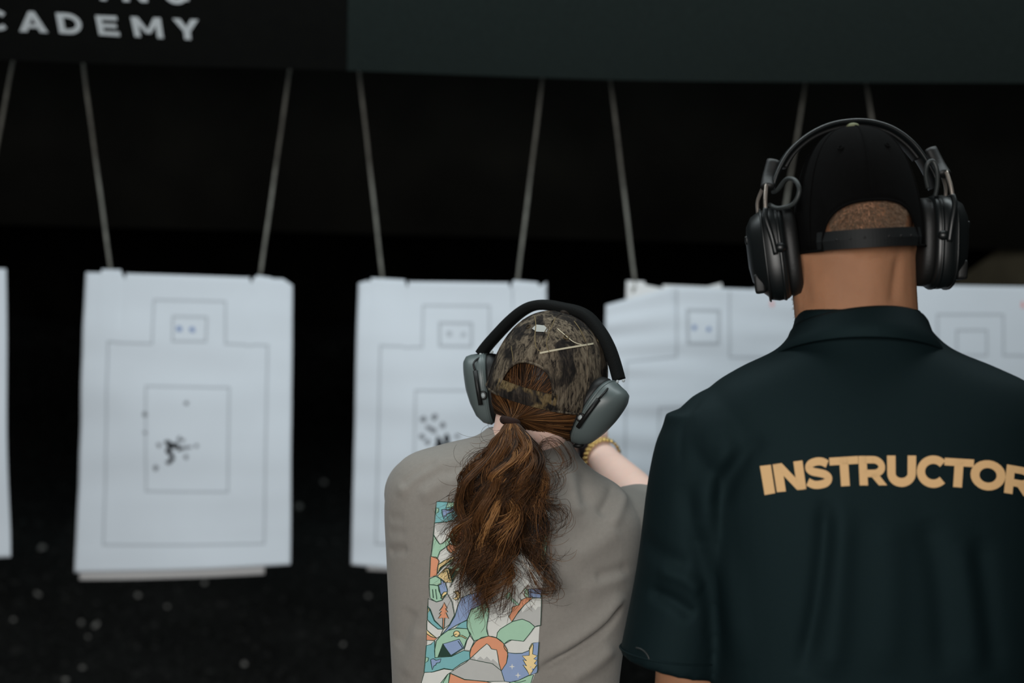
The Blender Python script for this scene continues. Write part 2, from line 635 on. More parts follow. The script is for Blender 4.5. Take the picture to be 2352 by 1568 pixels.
# ------------------------------------------------------------------ paper targets on rods
class Sheet:
    def __init__(s, tl, tr, br, bl, d, bend=0.02, ripple=0.0, rf=9, top=None, seed=0, left=None):
        s.q = (tl, tr, br, bl); s.d = d; s.bend = bend; s.ripple = ripple; s.rf = rf; s.top = top; s.seed = seed; s.left = left

    def pos(s, u, v, off=0.0):
        tl, tr, br, bl = s.q
        x = (tl[0] * (1 - u) + tr[0] * u) * (1 - v) + (bl[0] * (1 - u) + br[0] * u) * v
        y = (tl[1] * (1 - u) + tr[1] * u) * (1 - v) + (bl[1] * (1 - u) + br[1] * u) * v
        y += (s.top(u) * (1 - v) ** 6) if s.top else 0
        p = P(x, y, s.d)
        e = noise.noise(Vector((u * 1.6 + s.seed * 7, v * 2.1, s.seed)))
        e2 = noise.noise(Vector((u * 1.2 + s.seed, v * s.rf, s.seed * 3)))
        dy = s.bend * e + s.ripple * e2 + 0.02 * (2 * u - 1) ** 2 * s.bend / 0.02 - 0.05 * max(0, v - 0.9) ** 1.2
        p.y += dy - off
        return p

    def uv(s, px, py):
        """inverse of the flat map"""
        tl, tr, br, bl = s.q
        v = 0.5; u = 0.5
        for _ in range(20):
            xl = tl[0] * (1 - v) + bl[0] * v; xr = tr[0] * (1 - v) + br[0] * v
            u = (px - xl) / (xr - xl)
            yt = tl[1] * (1 - u) + tr[1] * u; yb = bl[1] * (1 - u) + br[1] * u
            v = (py - yt) / (yb - yt)
        return u, v

    def build(s, label, m, group=None, nu=60, nv=80):
        us = sorted(set([i / nu for i in range(nu + 1)] + (getattr(s.top, 'knots', []) if s.top else [])))
        V, Fc = [], []
        n = len(us)
        for j in range(nv + 1):
            for u in us: V.append(s.pos(u, j / nv))
        for j in range(nv):
            for i in range(n - 1):
                a = j * n + i
                Fc.append((a, a + n, a + n + 1, a + 1))
        o = mk('target_sheet', V, Fc, m)
        md = o.modifiers.new('t', 'SOLIDIFY'); md.thickness = 0.0012; md.offset = 1
        s.ob = tag(o, label, 'paper target', group)
        return s

    def line(s, pts, wd, m, name='printed_line', closed=False):
        """printed line through pixel points"""
        V, Fc = [], []
        seg = pts + ([pts[0]] if closed else [])
        for a, b in zip(seg[:-1], seg[1:]):
            a, b = Vector(a), Vector(b)
            L = (b - a).length
            t = (b - a) / L
            nn = Vector((-t.y, t.x)) * wd / 2
            k = max(2, int(L / 12))
            o = len(V)
            for i in range(k + 1):
                p = a - t * wd / 2 + t * (L + wd) * i / k
                for sg in (1, -1):
                    q = p + nn * sg
                    V.append(s.pos(*s.uv(q.x, q.y), 0.0022))
            for i in range(k):
                Fc.append((o + 2 * i, o + 2 * i + 1, o + 2 * i + 3, o + 2 * i + 2))
        return mk(name, V, Fc, m, s.ob)

    def spot(s, px, py, r, m, name='bullet_hole', e=1.0, ang=0.0):
        V = [s.pos(*s.uv(px, py), 0.0026)]
        n = 11
        for j in range(n):
            t = 2 * pi * j / n
            q = r * (1.2 if 'hole' in name else 1) * random.uniform(.65, 1.15)
            x, y = q * math.cos(t), q * math.sin(t) * e
            V.append(s.pos(*s.uv(px + x * math.cos(ang) - y * math.sin(ang), py + x * math.sin(ang) + y * math.cos(ang)), 0.0026))
        return mk(name, V, [(0, 1 + j, 1 + (j + 1) % n) for j in range(n)], m, s.ob, smooth=False)


def top_fn(items):
    """items: (u0, u1, dy) raised or torn bits, piecewise"""
    ks = []
    for u0, u1, a, b in items: ks += [u0 - .004, u0, u1, u1 + .004]
    def f(u):
        for u0, u1, a, b in items:
            if u0 <= u <= u1:
                t = (u - u0) / max(u1 - u0, 1e-6)
                return a + (b - a) * t
        return 0.0
    f.knots = [k for k in ks if 0 <= k <= 1]
    return f


PD = 3.8
def notch(u, w=0.012, d=14): return [(u - w, u, -2, d), (u, u + w, d, -2)]

# far left sheet, only its right edge shows
s0 = Sheet((-440, 600), (6, 616), (18, 1282), (-440, 1290), PD, seed=5).build('white target sheet cut by the left edge of the photo', M['paper'], 'white paper targets')

# wide left target with back sheet
s1b = Sheet((200, 640), (640, 650), (604, 1322), (178, 1334), PD + .03, seed=8).build('hind paper sheet peeping out below the leftmost whole target', M['paper_back'], 'white paper targets')
s1 = Sheet((191, 624), (668, 640), (664, 1300), (165, 1318), PD, seed=1, bend=.025, ripple=.005,
           top=top_fn([(0.08, 0.175, -8, -8)] + notch(.192) + notch(.806) + [(0.83, 0.90, -6, -2), (0.955, 1.0, 0, 14)])).build('leftmost whole target sheet with a ragged cluster of bullet holes', M['paper'], 'white paper targets')
s1.line([(352, 688), (517, 692), (517, 789), (612, 794), (604, 1250), (234, 1252), (247, 786), (350, 789)], 4.5, M['ink'], closed=True)
s1.line([(397, 726), (475, 728), (473, 784), (397, 783)], 5, M['ink'], closed=True)
s1.line([(336, 886), (526, 890), (522, 1130), (334, 1128)], 4.5, M['ink'], closed=True)
for x, y in ((412, 754), (442, 756)): s1.spot(x, y, 7, M['ink_blue'], 'printed_eye')
for x, y, r, e, a in [(389, 1018, 13, .45, .5), (396, 1024, 9, .8, 0), (388, 1034, 6, 1, 0), (393, 1042, 7, .7, .4), (397, 1052, 5, 1, 0), (389, 1060, 8, .6, -.3), (366, 1022, 5, 1, 0), (412, 1006, 6, .6, -.8), (420, 1010, 5, .8, 0),
                      (415, 1030, 8, .5, -.4), (430, 1027, 10, .4, -.2), (428, 1049, 5, 1, 0), (452, 1023, 4, 1, 0), (358, 1074, 6, 1, 0), (429, 925, 5, 1, 0), (334, 951, 6, .9, 0), (407, 1022, 6, 1, 0), (334, 993, 4, 1, 0)]:
    s1.spot(x, y, r, M['hole'] if (x - 395) ** 2 + (y - 1035) ** 2 < 900 else M['hole_soft'], e=e, ang=a)

# second target, partly behind the woman
s2b = Sheet((850, 660), (1240, 660), (1225, 1322), (842, 1312), PD + .03, seed=9).build('hind paper sheet peeping out below the target left of the grey shirt', M['paper_back'], 'white paper targets')
s2 = Sheet((821, 645), (1256, 650), (1262, 1330), (804, 1300), PD, seed=2, bend=.025, ripple=.006,
           top=top_fn([(0.0, 0.05, 4, -2), (0.07, 0.25, -8, -4)] + notch(.262) + notch(.808) + [(0.82, 0.95, -6, -2), (0.96, 1.0, 8, -4)])).build('middle target sheet behind the camouflage cap, with scattered bullet holes', M['paper'], 'white paper targets')
s2.line([(972, 701), (1124, 702), (1124, 790), (1216, 798), (1218, 1250), (862, 1250), (874, 795), (970, 797)], 4.5, M['ink'], closed=True)
s2.line([(1010, 741), (1083, 742), (1083, 795), (1010, 794)], 6, M['ink'], closed=True)
s2.line([(955, 896), (1130, 897), (1130, 1130), (950, 1130)], 4.5, M['ink'], closed=True)
for x, y in ((1032, 766), (1064, 768)): s2.spot(x, y, 7, M['ink'], 'printed_eye')
for x, y, r, e, a in [(973, 961, 7, 1, 0), (998, 958, 7, 1, 0), (984, 981, 7, .8, .3), (996, 988, 6, 1, 0), (1016, 976, 6, 1, 0), (970, 1002, 6, 1, 0), (982, 1014, 6, 1, 0), (1051, 1001, 6, .7, 0), (1010, 1016, 13, .5, 1.4), (1026, 1007, 13, .5, 1.5),
                      (1004, 1027, 7, 1, 0), (1030, 1026, 9, .8, 0), (1016, 1026, 8, 1, 0)]:
    s2.spot(x, y, r, M['hole'] if (x - 1018) ** 2 + (y - 1018) ** 2 < 500 else M['hole_soft'], e=e, ang=a)

# third target with creased corner
s3b = Sheet((1440, 650), (1850, 668), (1850, 1330), (1420, 1320), PD + .03, seed=4, ripple=.003, top=top_fn([(0.0, 0.1, -6, -6), (0.11, .2, 2, 8), (.45, .53, 0, -10), (.53, .7, 2, 6)])).build('hind paper sheet whose top edge shows above the creased target', M['paper_back'], 'white paper targets')
s3 = Sheet((1392, 672), (1845, 672), (1850, 1335), (1380, 1315), PD, seed=3, bend=.012, ripple=.008, rf=17,
           top=top_fn([(0.0, 0.34, 28, -14), (0.345, 1.0, -14, -4)] + notch(.355, d=8))).build('rippled target sheet with a creased top left corner between the two people', M['paper'], 'white paper targets')
s3.line([(1554, 680), (1554, 822), (1439, 828), (1432, 1250), (1800, 1250), (1802, 822), (1676, 822), (1676, 680)], 4.5, M['ink'])
s3.line([(1579, 720), (1652, 720), (1650, 792), (1580, 792)], 7, M['ink'], closed=True)
s3.line([(1700, 934), (1514, 936), (1512, 1130), (1700, 1130)], 4.5, M['ink'], closed=True)
for x, y in ((1594, 758), (1627, 760)): s3.spot(x, y, 6, M['ink_blue'], 'printed_eye')
s3.spot(1774, 702, 5, M['ink_red'], 'red_mark', e=1.6)

# fourth target behind the instructor
s4 = Sheet((2000, 652), (2470, 660), (2480, 1330), (1990, 1330), PD, seed=6, bend=.012).build('target sheet behind the shoulder of the black shirt at the right edge', M['paper'], 'white paper targets')
s4.line([(2153, 722), (2304, 722), (2304, 816), (2420, 818), (2420, 1250), (2040, 1250), (2040, 816), (2153, 816)], 4.5, M['ink'], closed=True)
s4.line([(2197, 758), (2266, 758), (2266, 816), (2197, 816)], 4.5, M['ink'], closed=True)
s4.spot(2349, 700, 6, M['ink_red'], 'red_mark', e=1.5)

RODS = [((78, -120), (-60, 612), 'at the left edge, meeting the cut-off sheet'), ((155, -120), (256, 622), 'on the left of the leftmost whole target'), ((706, -120), (596, 634), 'on the right of the leftmost whole target'),
        ((793, -120), (880, 640), 'on the left of the middle target'), ((1284, -120), (1187, 646), 'on the right of the middle target'), ((1366, -120), (1460, 650), 'on the left of the creased target'),
        ((1902, -120), (1770, 668), 'on the right of the creased target, left of the black cap'), ((1945, -120), (2060, 656), 'rising from behind the top of the black cap')]
for (x0, y0), (x1, y1), lb in RODS:
    r = empty('hanging_rod', P(x1, y1, PD + .05), 'thin grey hanging rod ' + lb, 'rod', 'rods holding the targets')
    a, b = P(x0, y0, PD + .05), P(x1, y1 + 12, PD + .05)
    path = [a.lerp(b, i / 20) + Vector((0.0003 * math.sin(i * 1.3), 0, 0)) for i in range(21)]
    adopt(mk('rod', *tube(path, [(0.0065, 0.0045)] * 21, 8), M['rod']), r)
    c = P(x1, y1 + 16, PD + .05)
    adopt(mk('clip', *box(c, (0.022, 0.012, 0.016), bev=.002), M['rod']), r)

# ------------------------------------------------------------------ people and what they wear
# ------------------------------------------------------------------ materials for people and gear
M['polo'] = mat('black_polo', srgb(6, 15, 17), 0.72, 0.24, noise_amt=0.06, nscale=300, bump=0.2, bscale=900)
M['polo'].node_tree.nodes['Principled BSDF'].inputs['Specular Tint'].default_value = (0.55, 0.92, 1.0, 1)
M['letter_tan'] = mat('tan_print', srgb(208, 170, 122), 0.7, 0.2)
M['skin_man'] = mat('skin_tanned', srgb(148, 106, 79), 0.68, 0.25, noise_amt=0.13, nscale=16, bump=0.2, bscale=250, sss=0.25)
M['skin_woman'] = mat('skin_pale', srgb(224, 190, 176), 0.5, 0.4, noise_amt=0.04, nscale=25, bump=0.08, bscale=250, sss=0.25)
M['buzz'] = mat('short_brown_hair', srgb(96, 76, 60), 0.7, 0.3, noise_amt=0.35, nscale=220, bump=0.5, bscale=700)
M['cap_black'] = mat('black_cap_cloth', srgb(6, 6, 6), 0.95, 0.06, noise_amt=0.15, nscale=120, bump=0.4, bscale=900)
M['strap_black'] = mat('black_plastic_strap', srgb(13, 16, 17), 0.6, 0.25)
M['olive'] = mat('olive_button', srgb(104, 108, 84), 0.8, 0.2)
M['plastic_black'] = mat('black_plastic', srgb(11, 15, 16), 0.40, 0.45)
M['rubber_black'] = mat('black_foam_leather', srgb(10, 11, 11), 0.55, 0.4, bump=0.1, bscale=300)
M['plastic_grey'] = mat('grey_plastic', srgb(82, 92, 92), 0.42, 0.5)
M['disc_grey'] = mat('pale_grey_plastic', srgb(150, 158, 160), 0.45, 0.5)
M['band_cloth'] = mat('black_band_cloth', srgb(11, 13, 13), 0.85, 0.15, bump=0.3, bscale=500)
M['steel'] = mat('steel_wire', srgb(190, 180, 170), 0.35, 0.5, metal=0.85)
M['cable'] = mat('dark_cable', srgb(36, 40, 40), 0.5, 0.4)
M['tee'] = mat('taupe_tshirt', srgb(132, 128, 122), 0.9, 0.15, noise_amt=0.035, nscale=180, bump=0.25, bscale=1100, sheen=0.1)
M['gold'] = mat('gold', srgb(214, 184, 118), 0.16, 0.5, metal=1.0)
M['jeans'] = mat('dark_trousers', srgb(30, 33, 40), 0.9, 0.2, noise_amt=0.15, nscale=60)
M['shoe'] = mat('black_shoe', srgb(18, 18, 18), 0.6, 0.4)
M['gun'] = mat('gun_polymer', srgb(26, 26, 34), 0.45, 0.5)
M['eye'] = mat('eye_white', srgb(225, 222, 216), 0.2, 0.5)
M['lip'] = mat('lip', srgb(170, 105, 95), 0.5, 0.4)


def rotm(ax, deg): return Matrix.Rotation(math.radians(deg), 4, ax)


def hair_mat(name, stops, rough=0.46):
    m = bpy.data.materials.new(name)
    m.use_nodes = True
    nt = m.node_tree
    b = nt.nodes['Principled BSDF']
    at = nt.nodes.new('ShaderNodeAttribute'); at.attribute_name = 'tone'
    cr = nt.nodes.new('ShaderNodeValToRGB')
    while len(cr.color_ramp.elements) < len(stops): cr.color_ramp.elements.new(0.5)
    for el, (p, c) in zip(cr.color_ramp.elements, stops): el.position = p; el.color = c
    nt.links.new(at.outputs['Fac'], cr.inputs[0])
    nt.links.new(cr.outputs[0], b.inputs['Base Color'])
    b.inputs['Roughness'].default_value = rough
    b.inputs['Specular IOR Level'].default_value = 0.2
    return m


M['hair'] = hair_mat('brown_hair', [(0.0, srgb(20, 13, 8)), (0.4, srgb(54, 35, 20)), (0.75, srgb(108, 72, 42)), (1.0, srgb(160, 116, 72))])
M['stubble'] = hair_mat('dark_stubble', [(0.0, srgb(66, 52, 42)), (1.0, srgb(146, 122, 102))], 0.6)


def strands_mesh(name, paths, rad, tone, m, parent, base=None):
    """paths: (S, K, 3) array; three-sided tapering strands as one mesh; base = (verts, faces, tone) below them"""
    S, K, _ = paths.shape
    T = np.gradient(paths, axis=1)
    T /= np.linalg.norm(T, axis=2, keepdims=True) + 1e-9
    ref = np.array([0.3, -1.0, 0.2]); ref /= np.linalg.norm(ref)
    A = np.cross(T, ref); A /= np.linalg.norm(A, axis=2, keepdims=True) + 1e-9
    B = np.cross(T, A)
    tp = np.ones(K); kk = min(6, K); tp[-kk:] = np.linspace(1, 0.25, kk)
    r = (np.asarray(rad).reshape(-1, 1) * tp[None, :])[:, :, None]
    vs = []
    for k in range(3):
        th = 2 * pi * k / 3
        vs.append(paths + r * (A * math.cos(th) + B * math.sin(th)))
    V = np.stack(vs, axis=2).reshape(-1, 3)
    i = np.arange(S)[:, None, None] * K * 3 + np.arange(K - 1)[None, :, None] * 3
    k = np.arange(3)[None, None, :]
    k2 = (k + 1) % 3
    Q = np.stack([i + k, i + k2, i + 3 + k2, i + 3 + k], axis=-1).reshape(-1, 4)
    tn = np.repeat(np.asarray(tone), K * 3)
    if base is not None:
        bv, bf, bt = base
        o = len(V)
        V = np.vstack([V, np.array([tuple(v) for v in bv])])
        bq = np.array([[x + o for x in (f if len(f) == 4 else list(f) + [f[-1]])] for f in bf])
        tn = np.concatenate([tn, np.full(len(bv), bt)])
    me = bpy.data.meshes.new(name)
    faces = [tuple(q) for q in Q.tolist()]
    if base is not None: faces += [tuple(x + o for x in f) for f in base[1]]
    me.from_pydata(V.tolist(), [], faces)
    at = me.attributes.new('tone', 'FLOAT', 'POINT')
    at.data.foreach_set('value', np.ascontiguousarray(tn, dtype=np.float32))
    me.update()
    return link_mesh(name, me, m, parent)


def hand_parts(wrist, f, n, idx, size=1.0, curl=(40, 55, 35), spread=0.0, thumb=(35, 25), wr=(0.026, 0.019)):
    """wrist point, f: forward, n: palm normal (fingers curl to it), idx: direction of the index side"""
    f = Vector(f).normalized(); n = Vector(n); n = (n - f * n.dot(f)).normalized()
    s = f.cross(n)
    if s.dot(Vector(idx)) < 0: s = -s
    wrist = Vector(wrist)
    parts = []
    pw = 0.040 * size
    L = 0.088 * size
    parts.append(tube([wrist - f * .03, wrist, wrist + f * L * .35, wrist + f * L * .75, wrist + f * L], [(wr[0], wr[1]), (wr[0], wr[1]), (pw * .9, .016 * size), (pw, .014 * size), (pw * .92, .011 * size)], 20, up=n, e=2.4))
    ln = [(.043, .026, .022), (.048, .030, .024), (.044, .028, .023), (.034, .021, .020)]
    for k in range(4):
        off = (1.5 - k) * 0.0195 * size
        p = wrist + f * (L * (0.98 if k in (1, 2) else .93)) + s * off
        ang = 0
        path = [p - f * .02, p]
        rad = [.0088 * size, .0092 * size]
        fd = (f + s * (1.5 - k) * spread).normalized()
        for j in range(3):
            c = curl[k] if isinstance(curl[0], (list, tuple)) else curl
            ang += math.radians(c[j])
            d = fd * math.cos(ang) + n * math.sin(ang)
            p = p + d * ln[k][j] * size
            path.append(p); rad.append((.0084, .0078, .0062)[j] * size)
        q = catmull(path, 4)
        rr = [float(x[0]) for x in interp([[r] for r in rad], 4)]
        parts.append(tube(q, rr, 12))
        parts.append(ellipsoid(path[-1], (rad[-1] * .97,) * 3, 10, 8))
    b = wrist + f * .025 * size + s * .030 * size + n * .004
    a1, a2 = math.radians(thumb[0]), math.radians(thumb[1])
    d1 = (f * math.cos(a1) + s * math.sin(a1) * .8 + n * .45).normalized()
    d2 = (f * math.cos(a2) + s * math.sin(a2) * .2 + n * .35).normalized()
    pth = [b - d1 * .012, b, b + d1 * .036 * size, b + d1 * .036 * size + d2 * .030 * size, b + d1 * .036 * size + d2 * .054 * size]
    parts.append(tube(catmull(pth, 4), [float(x[0]) for x in interp([[.013 * size], [.013 * size], [.0098 * size], [.0092 * size], [.0068 * size]], 4)], 12))
    parts.append(ellipsoid(pth[-1], (.0066 * size,) * 3, 10, 8))
    return parts


def face_parts(Mh, k=1.0):
    """jaw, nose, brow, lips and ears in head space (face towards +y)"""
    T = lambda c, r: ellipsoid(Vector(c) * k, Vector(r) * k, 20, 12, Mh)
    return [T((0, .040, -.070), (.056, .058, .062)), T((0, .062, -.103), (.030, .028, .022)), T((0, .096, -.032), (.011, .016, .020)), T((0, .104, -.046), (.015, .012, .010)),
            T((0, .088, .018), (.052, .014, .012)), T((.036, .070, -.040), (.022, .022, .020)), T((-.036, .070, -.040), (.022, .022, .020)),
            T((0, .092, -.076), (.022, .009, .006)), T((0, .091, -.085), (.019, .009, .006)), T((.069, .004, -.035), (.008, .017, .026)), T((-.069, .004, -.035), (.008, .017, .026))]


def eyes(Mh, parent, k=1.0):
    for sx in (-1, 1):
        mk('eye', *ellipsoid(Vector((sx * .031, .079, -.004)) * k, (.0125 * k,) * 3, 16, 10, Mh), M['eye'], parent)


def cap(Mh, loc_label, a, b, h, A, arch, strap_h, mcl, mstrap, mbutton, label, e=2.35, eyelets=True, holes=True):
    """baseball cap: Mh takes cap space (rim at z=0, back at -y) to the world"""
    root = empty('baseball_cap', Mh @ Vector((0, 0, 0)), label, 'cap')
    ph = [A * math.sin(pi / 2 * t / 12) for t in range(-12, 13)]
    rest = [A + (2 * pi - 2 * A) * t / 84 for t in range(1, 84)]
    eps = 0.002
    phis = ph + [A + eps] + rest + [2 * pi - A - eps]
    def zlow(p):
        q = p if p <= pi else p - 2 * pi
        if abs(q) >= A: return 0.0
        return arch * (1 - abs(q / A) ** 2.6) ** (1 / 2.6)
    def pt(p, z, out=0.0):
        r = max(0.0, 1 - (z / h) ** e) ** (1 / e)
        r = r * (1 + 0.015 * (1 - z / h))
        return Vector(((a + out) * r * math.sin(p), -(b + out) * r * math.cos(p), z))
    rows = 26
    V, Fc = [], []
    n = len(phis)
    for p in phis:
        z0 = zlow(p)
        s0 = math.asin(min(1, (z0 / h)) ** (e / 2))
        for j in range(rows):
            s = s0 + (pi / 2 * .985 - s0) * j / (rows - 1)
            V.append(pt(p, h * math.sin(s) ** (2 / e)))
    for i in range(n):
        k = (i + 1) % n
        for j in range(rows - 1):
            Fc.append((i * rows + j, k * rows + j, k * rows + j + 1, i * rows + j + 1))
    c = len(V); V.append(Vector((0, 0, h)))
    for i in range(n):
        Fc.append((i * rows + rows - 1, ((i + 1) % n) * rows + rows - 1, c))
    V = [Mh @ v for v in V]
    crown = mk('crown', V, Fc, mcl, root)
    md = crown.modifiers.new('t', 'SOLIDIFY'); md.thickness = 0.0018; md.offset = -1
    # arched opening binding
    path = [pt(A * math.sin(pi / 2 * t / 20), zlow(A * math.sin(pi / 2 * t / 20) * .9999), .0006) for t in range(-20, 21)]
    mk('opening_binding', *tube([Mh @ p for p in path], 0.0018, 8), mcl, root)
    # strap across the opening
    rings = []
    for t in range(-16, 17):
        p = A * 1.12 * t / 16
        rings.append([Mh @ pt(p, 0.001, .0005), Mh @ pt(p, strap_h * .5, .0022), Mh @ pt(p, strap_h, .0005), Mh @ pt(p, strap_h, -.0012), Mh @ pt(p, 0.001, -.0012)])
    strap = mk('strap', *loft(rings), mstrap, root, smooth=False)
    for t in (-7, -4.5, -2, 2.5, 5, 7.5) if holes else ():
        q = Mh @ pt(A * t / 10, strap_h * .55, .0024)
        nn = (Mh.to_3x3() @ Vector((math.sin(A * t / 10), -math.cos(A * t / 10), 0))).normalized()
        mk('snap_hole', *tube([q - nn * .0008, q + nn * .0004], .0016, 8), M['rubber_black'], strap)
    # seams, sweat rim, button
    for k in range(6):
        p = k * pi / 3
        z0 = zlow(p)
        path = [Mh @ pt(p, z0 + (h * .995 - z0) * math.sin(pi / 2 * t / 16), .0005) for t in range(17)]
        mk('seam', *tube(path, 0.0011, 6), mcl, crown)
    path = [Mh @ pt(A + (2 * pi - 2 * A) * t / 60, 0.0015, .0004) for t in range(61)]
    mk('rim_hem', *tube(path, 0.0018, 6), mcl, root)
    mk('button', *ellipsoid((0, 0, h + .001), (.0085, .0085, .0045), 16, 8, Mh), mbutton, root)
    if eyelets:
        for k in range(6):
            p = (k + .5) * pi / 3
            q = pt(p, h * .80, .0008); nn = Vector((math.sin(p), -math.cos(p), 1.1)).normalized()
            u = nn.orthogonal().normalized(); v = nn.cross(u)
            path = [Mh @ (q + (u * math.cos(2 * pi * t / 14) + v * math.sin(2 * pi * t / 14)) * .0034) for t in range(14)]
            mk('eyelet', *tube(path, 0.0010, 6, closed=True), mstrap if mcl is not M['cap_black'] else mcl, crown)
    # peak at the front
    V, Fc = [], []
    nu, nv = 24, 8
    for i in range(nu + 1):
        p = pi + math.radians(-62 + 124 * i / nu)
        q = pt(p, .002)
        wgt = math.cos(math.radians(-90 + 180 * i / nu)) ** .6 if 0 < i < nu else 0
        for j in range(nv + 1):
            t = j / nv
            V.append(Mh @ (q + Vector((0, .072 * wgt * t, -.012 * t * wgt - .16 * (q.x) ** 2 / .08 * t))))
    for i in range(nu):
        for j in range(nv):
            x = i * (nv + 1) + j
            Fc.append((x, x + 1, x + nv + 2, x + nv + 1))
    pk = mk('peak', V, Fc, mcl, root)
    md = pk.modifiers.new('t', 'SOLIDIFY'); md.thickness = 0.003
    return root, crown


def cup_shape(rings, hv, hw, e=2.5, n=36, egg=0.0):
    out = []
    for u, sv, sw, dw in rings:
        r = []
        for j in range(n):
            t = 2 * pi * j / n
            c, s = math.cos(t), math.sin(t)
            v = math.copysign(abs(c) ** (2 / e), c); ww = math.copysign(abs(s) ** (2 / e), s)
            r.append(Vector((u, hv * sv * v * (1 + egg * ww), hw * sw * ww + dw)))
        out.append(r)
    return loft(out)


def xf(part, Mx): return [Mx @ v for v in part[0]], part[1]


def mirror_x(part, sx):
    V, Fc = part
    if sx > 0: return V, Fc
    return [Vector((-v.x, v.y, v.z)) for v in V], [tuple(reversed(f)) for f in Fc]


# ================================================================== the instructor (right)
MD = 1.86
MX = (2000 - 1176) / F * MD           # body centre
Om = P(1968, 480, MD)
Mm = Matrix.Translation(Om) @ rotm('Z', -2) @ rotm('Y', -3)
man = empty('person', (MX, MD, 0), 'person in a black polo shirt lettered in tan, black cap, seen from behind', 'person')


def mir(p, cx): return Vector((2 * cx - p[0], p[1], p[2]))


torso_rows = [(1.572, .452, .078, .066, MD + .002), (1.545, .456, .088, .072, MD), (1.520, .460, .112, .082, MD), (1.497, .464, .163, .092, MD), (1.472, MX, .207, .102, MD), (1.44, MX, .226, .112, MD), (1.40, MX, .226, .120, MD),
              (1.32, MX, .226, .127, MD), (1.22, MX, .220, .127, MD), (1.10, MX, .214, .124, MD + .003), (1.0, MX, .206, .122, MD + .004), (.88, MX, .206, .124, MD + .004)]


def torso_loft(rows, shrink=0.0, e=2.5, shear=None):
    rings = []
    for z, cx, hw, hd, cy in interp(rows, 5):
        r = sring(cx, cy, z, hw - shrink, hd - shrink, 56, e)
        if shear: r = [shear(p) for p in r]
        rings.append(r)
    return loft(rings)


SL = [((.252, MD, 1.445), .052), ((.257, MD + .001, 1.405), .066), ((.250, MD + .003, 1.34), .0725), ((.234, MD + .010, 1.22), .0715), ((.2105, MD + .014, 1.104), .0705)]
def sleeve(flip):
    pts = [mir(p, MX) if flip else Vector(p) for p, r in SL]
    return tube(catmull(pts, 5), [float(x[0]) for x in interp([[r] for p, r in SL], 5)], 28)


def shoulder_cap(flip):
    c = Vector((.285, MD, 1.398)); c = mir(c, MX) if flip else c
    return ellipsoid(c, (.080, .085, .076), 24, 14)


polo = fuse([torso_loft(torso_rows), sleeve(False), sleeve(True), shoulder_cap(False), shoulder_cap(True)], 0.0045, 10)
fold(polo, [([(1893, 1140), (1890, 1250), (1872, 1400), (1838, 1566)], .011, -0.0069), ([(1935, 1140), (1925, 1300), (1915, 1460), (1900, 1566)], .016, 0.0050),
            ([(2030, 1180), (2040, 1350), (2030, 1560)], .02, 0.0030), ([(2115, 1180), (2150, 1330), (2170, 1560)], .016, -0.0040), ([(2245, 1220), (2268, 1380), (2300, 1560)], .016, -0.0050),
            ([(2200, 1230), (2230, 1400), (2240, 1560)], .014, 0.0030),
            ([(1585, 1110), (1612, 1240), (1646, 1390), (1670, 1560)], .013, -0.0056), ([(1642, 1120), (1650, 1240), (1685, 1380), (1705, 1560)], .016, 0.0050),
            ([(1700, 1010), (1655, 1080), (1622, 1180), (1618, 1260)], .013, 0.0050), ([(1765, 1000), (1700, 1080), (1665, 1180)], .010, -0.0030),
            ([(1500, 1380), (1560, 1402), (1612, 1440)], .009, -0.0060), ([(1520, 1330), (1580, 1345), (1630, 1380)], .010, 0.0040), ([(1475, 1250), (1530, 1290), (1600, 1320)], .012, -0.0030),
            ([(1705, 852), (1640, 905), (1585, 985), (1575, 1080)], .004, -0.0022)], 1.745)
poloo = link_mesh('polo_shirt', polo, M['polo'], man)
poloo['label'] = 'black short-sleeved polo shirt'
pb = bvh_of(polo)
WORD = [('I', (1746, 1070), (1771, 1067), (1781, 1132), (1757, 1136.5)), ('N', (1775, 1066), (1843, 1057), (1852, 1123), (1785, 1130)), ('S', (1847, 1055), (1906, 1048), (1914, 1117), (1852, 1124)),
        ('T', (1904, 1051), (1970, 1047), (1974, 1114), (1909, 1118)), ('R', (1971, 1047), (2031, 1047), (2037, 1114), (1974, 1114.5)), ('U', (2036, 1046), (2104, 1046), (2103, 1117), (2037, 1117)),
        ('C', (2106, 1046), (2177, 1048), (2175, 1120), (2104, 1117)), ('T', (2169, 1051), (2236, 1055), (2231, 1121), (2165, 1116)), ('O', (2231, 1054), (2309, 1062), (2303, 1128), (2228, 1121)),
        ('R', (2311, 1066), (2373, 1077), (2368, 1142), (2304, 1131))]
for ch, *q in WORD:
    polys = [[bilinear(q, u, v) for u, v in p] for p in glyph(ch, 0.265)]
    V, Fc, ix = drape(polys, pb, 0.0016, 1.74, 7)
    mk('letter', V, Fc, M['letter_tan'], poloo)

# collar: fold-over leaf around the neck
rings_o = []
NB = 72
for i in range(NB):
    t = 2 * pi * i / NB             # 0 = back
    bk = math.cos(t)
    cx = .4545
    drop = .026 * (1 - bk) / 2 * 2.0
    ztop = 1.575 - drop * 1.0 + .002 * math.sin(2 * t)
    zbot = 1.5365 - drop * 1.25 - .004 * math.sin(t * 1.0)
    sx, cy = math.sin(t), -math.cos(t)
    def q(rx, ry, z): return Vector((cx + rx * sx, MD + .004 + ry * cy, z))
    rings_o.append([q(.082, .076, ztop - .012), q(.0835, .078, ztop - .003), q(.0860, .081, ztop), q(.0890, .085, ztop - .004), q(.0960, .094, (ztop + zbot) / 2), q(.1150, .107, zbot), q(.1130, .105, zbot - .0015), q(.0930, .090, (ztop + zbot) / 2), q(.083, .078, ztop - .014)])
rings_o.append(rings_o[0])
mk('collar', *loft(rings_o, cap=False), M['polo'], poloo)
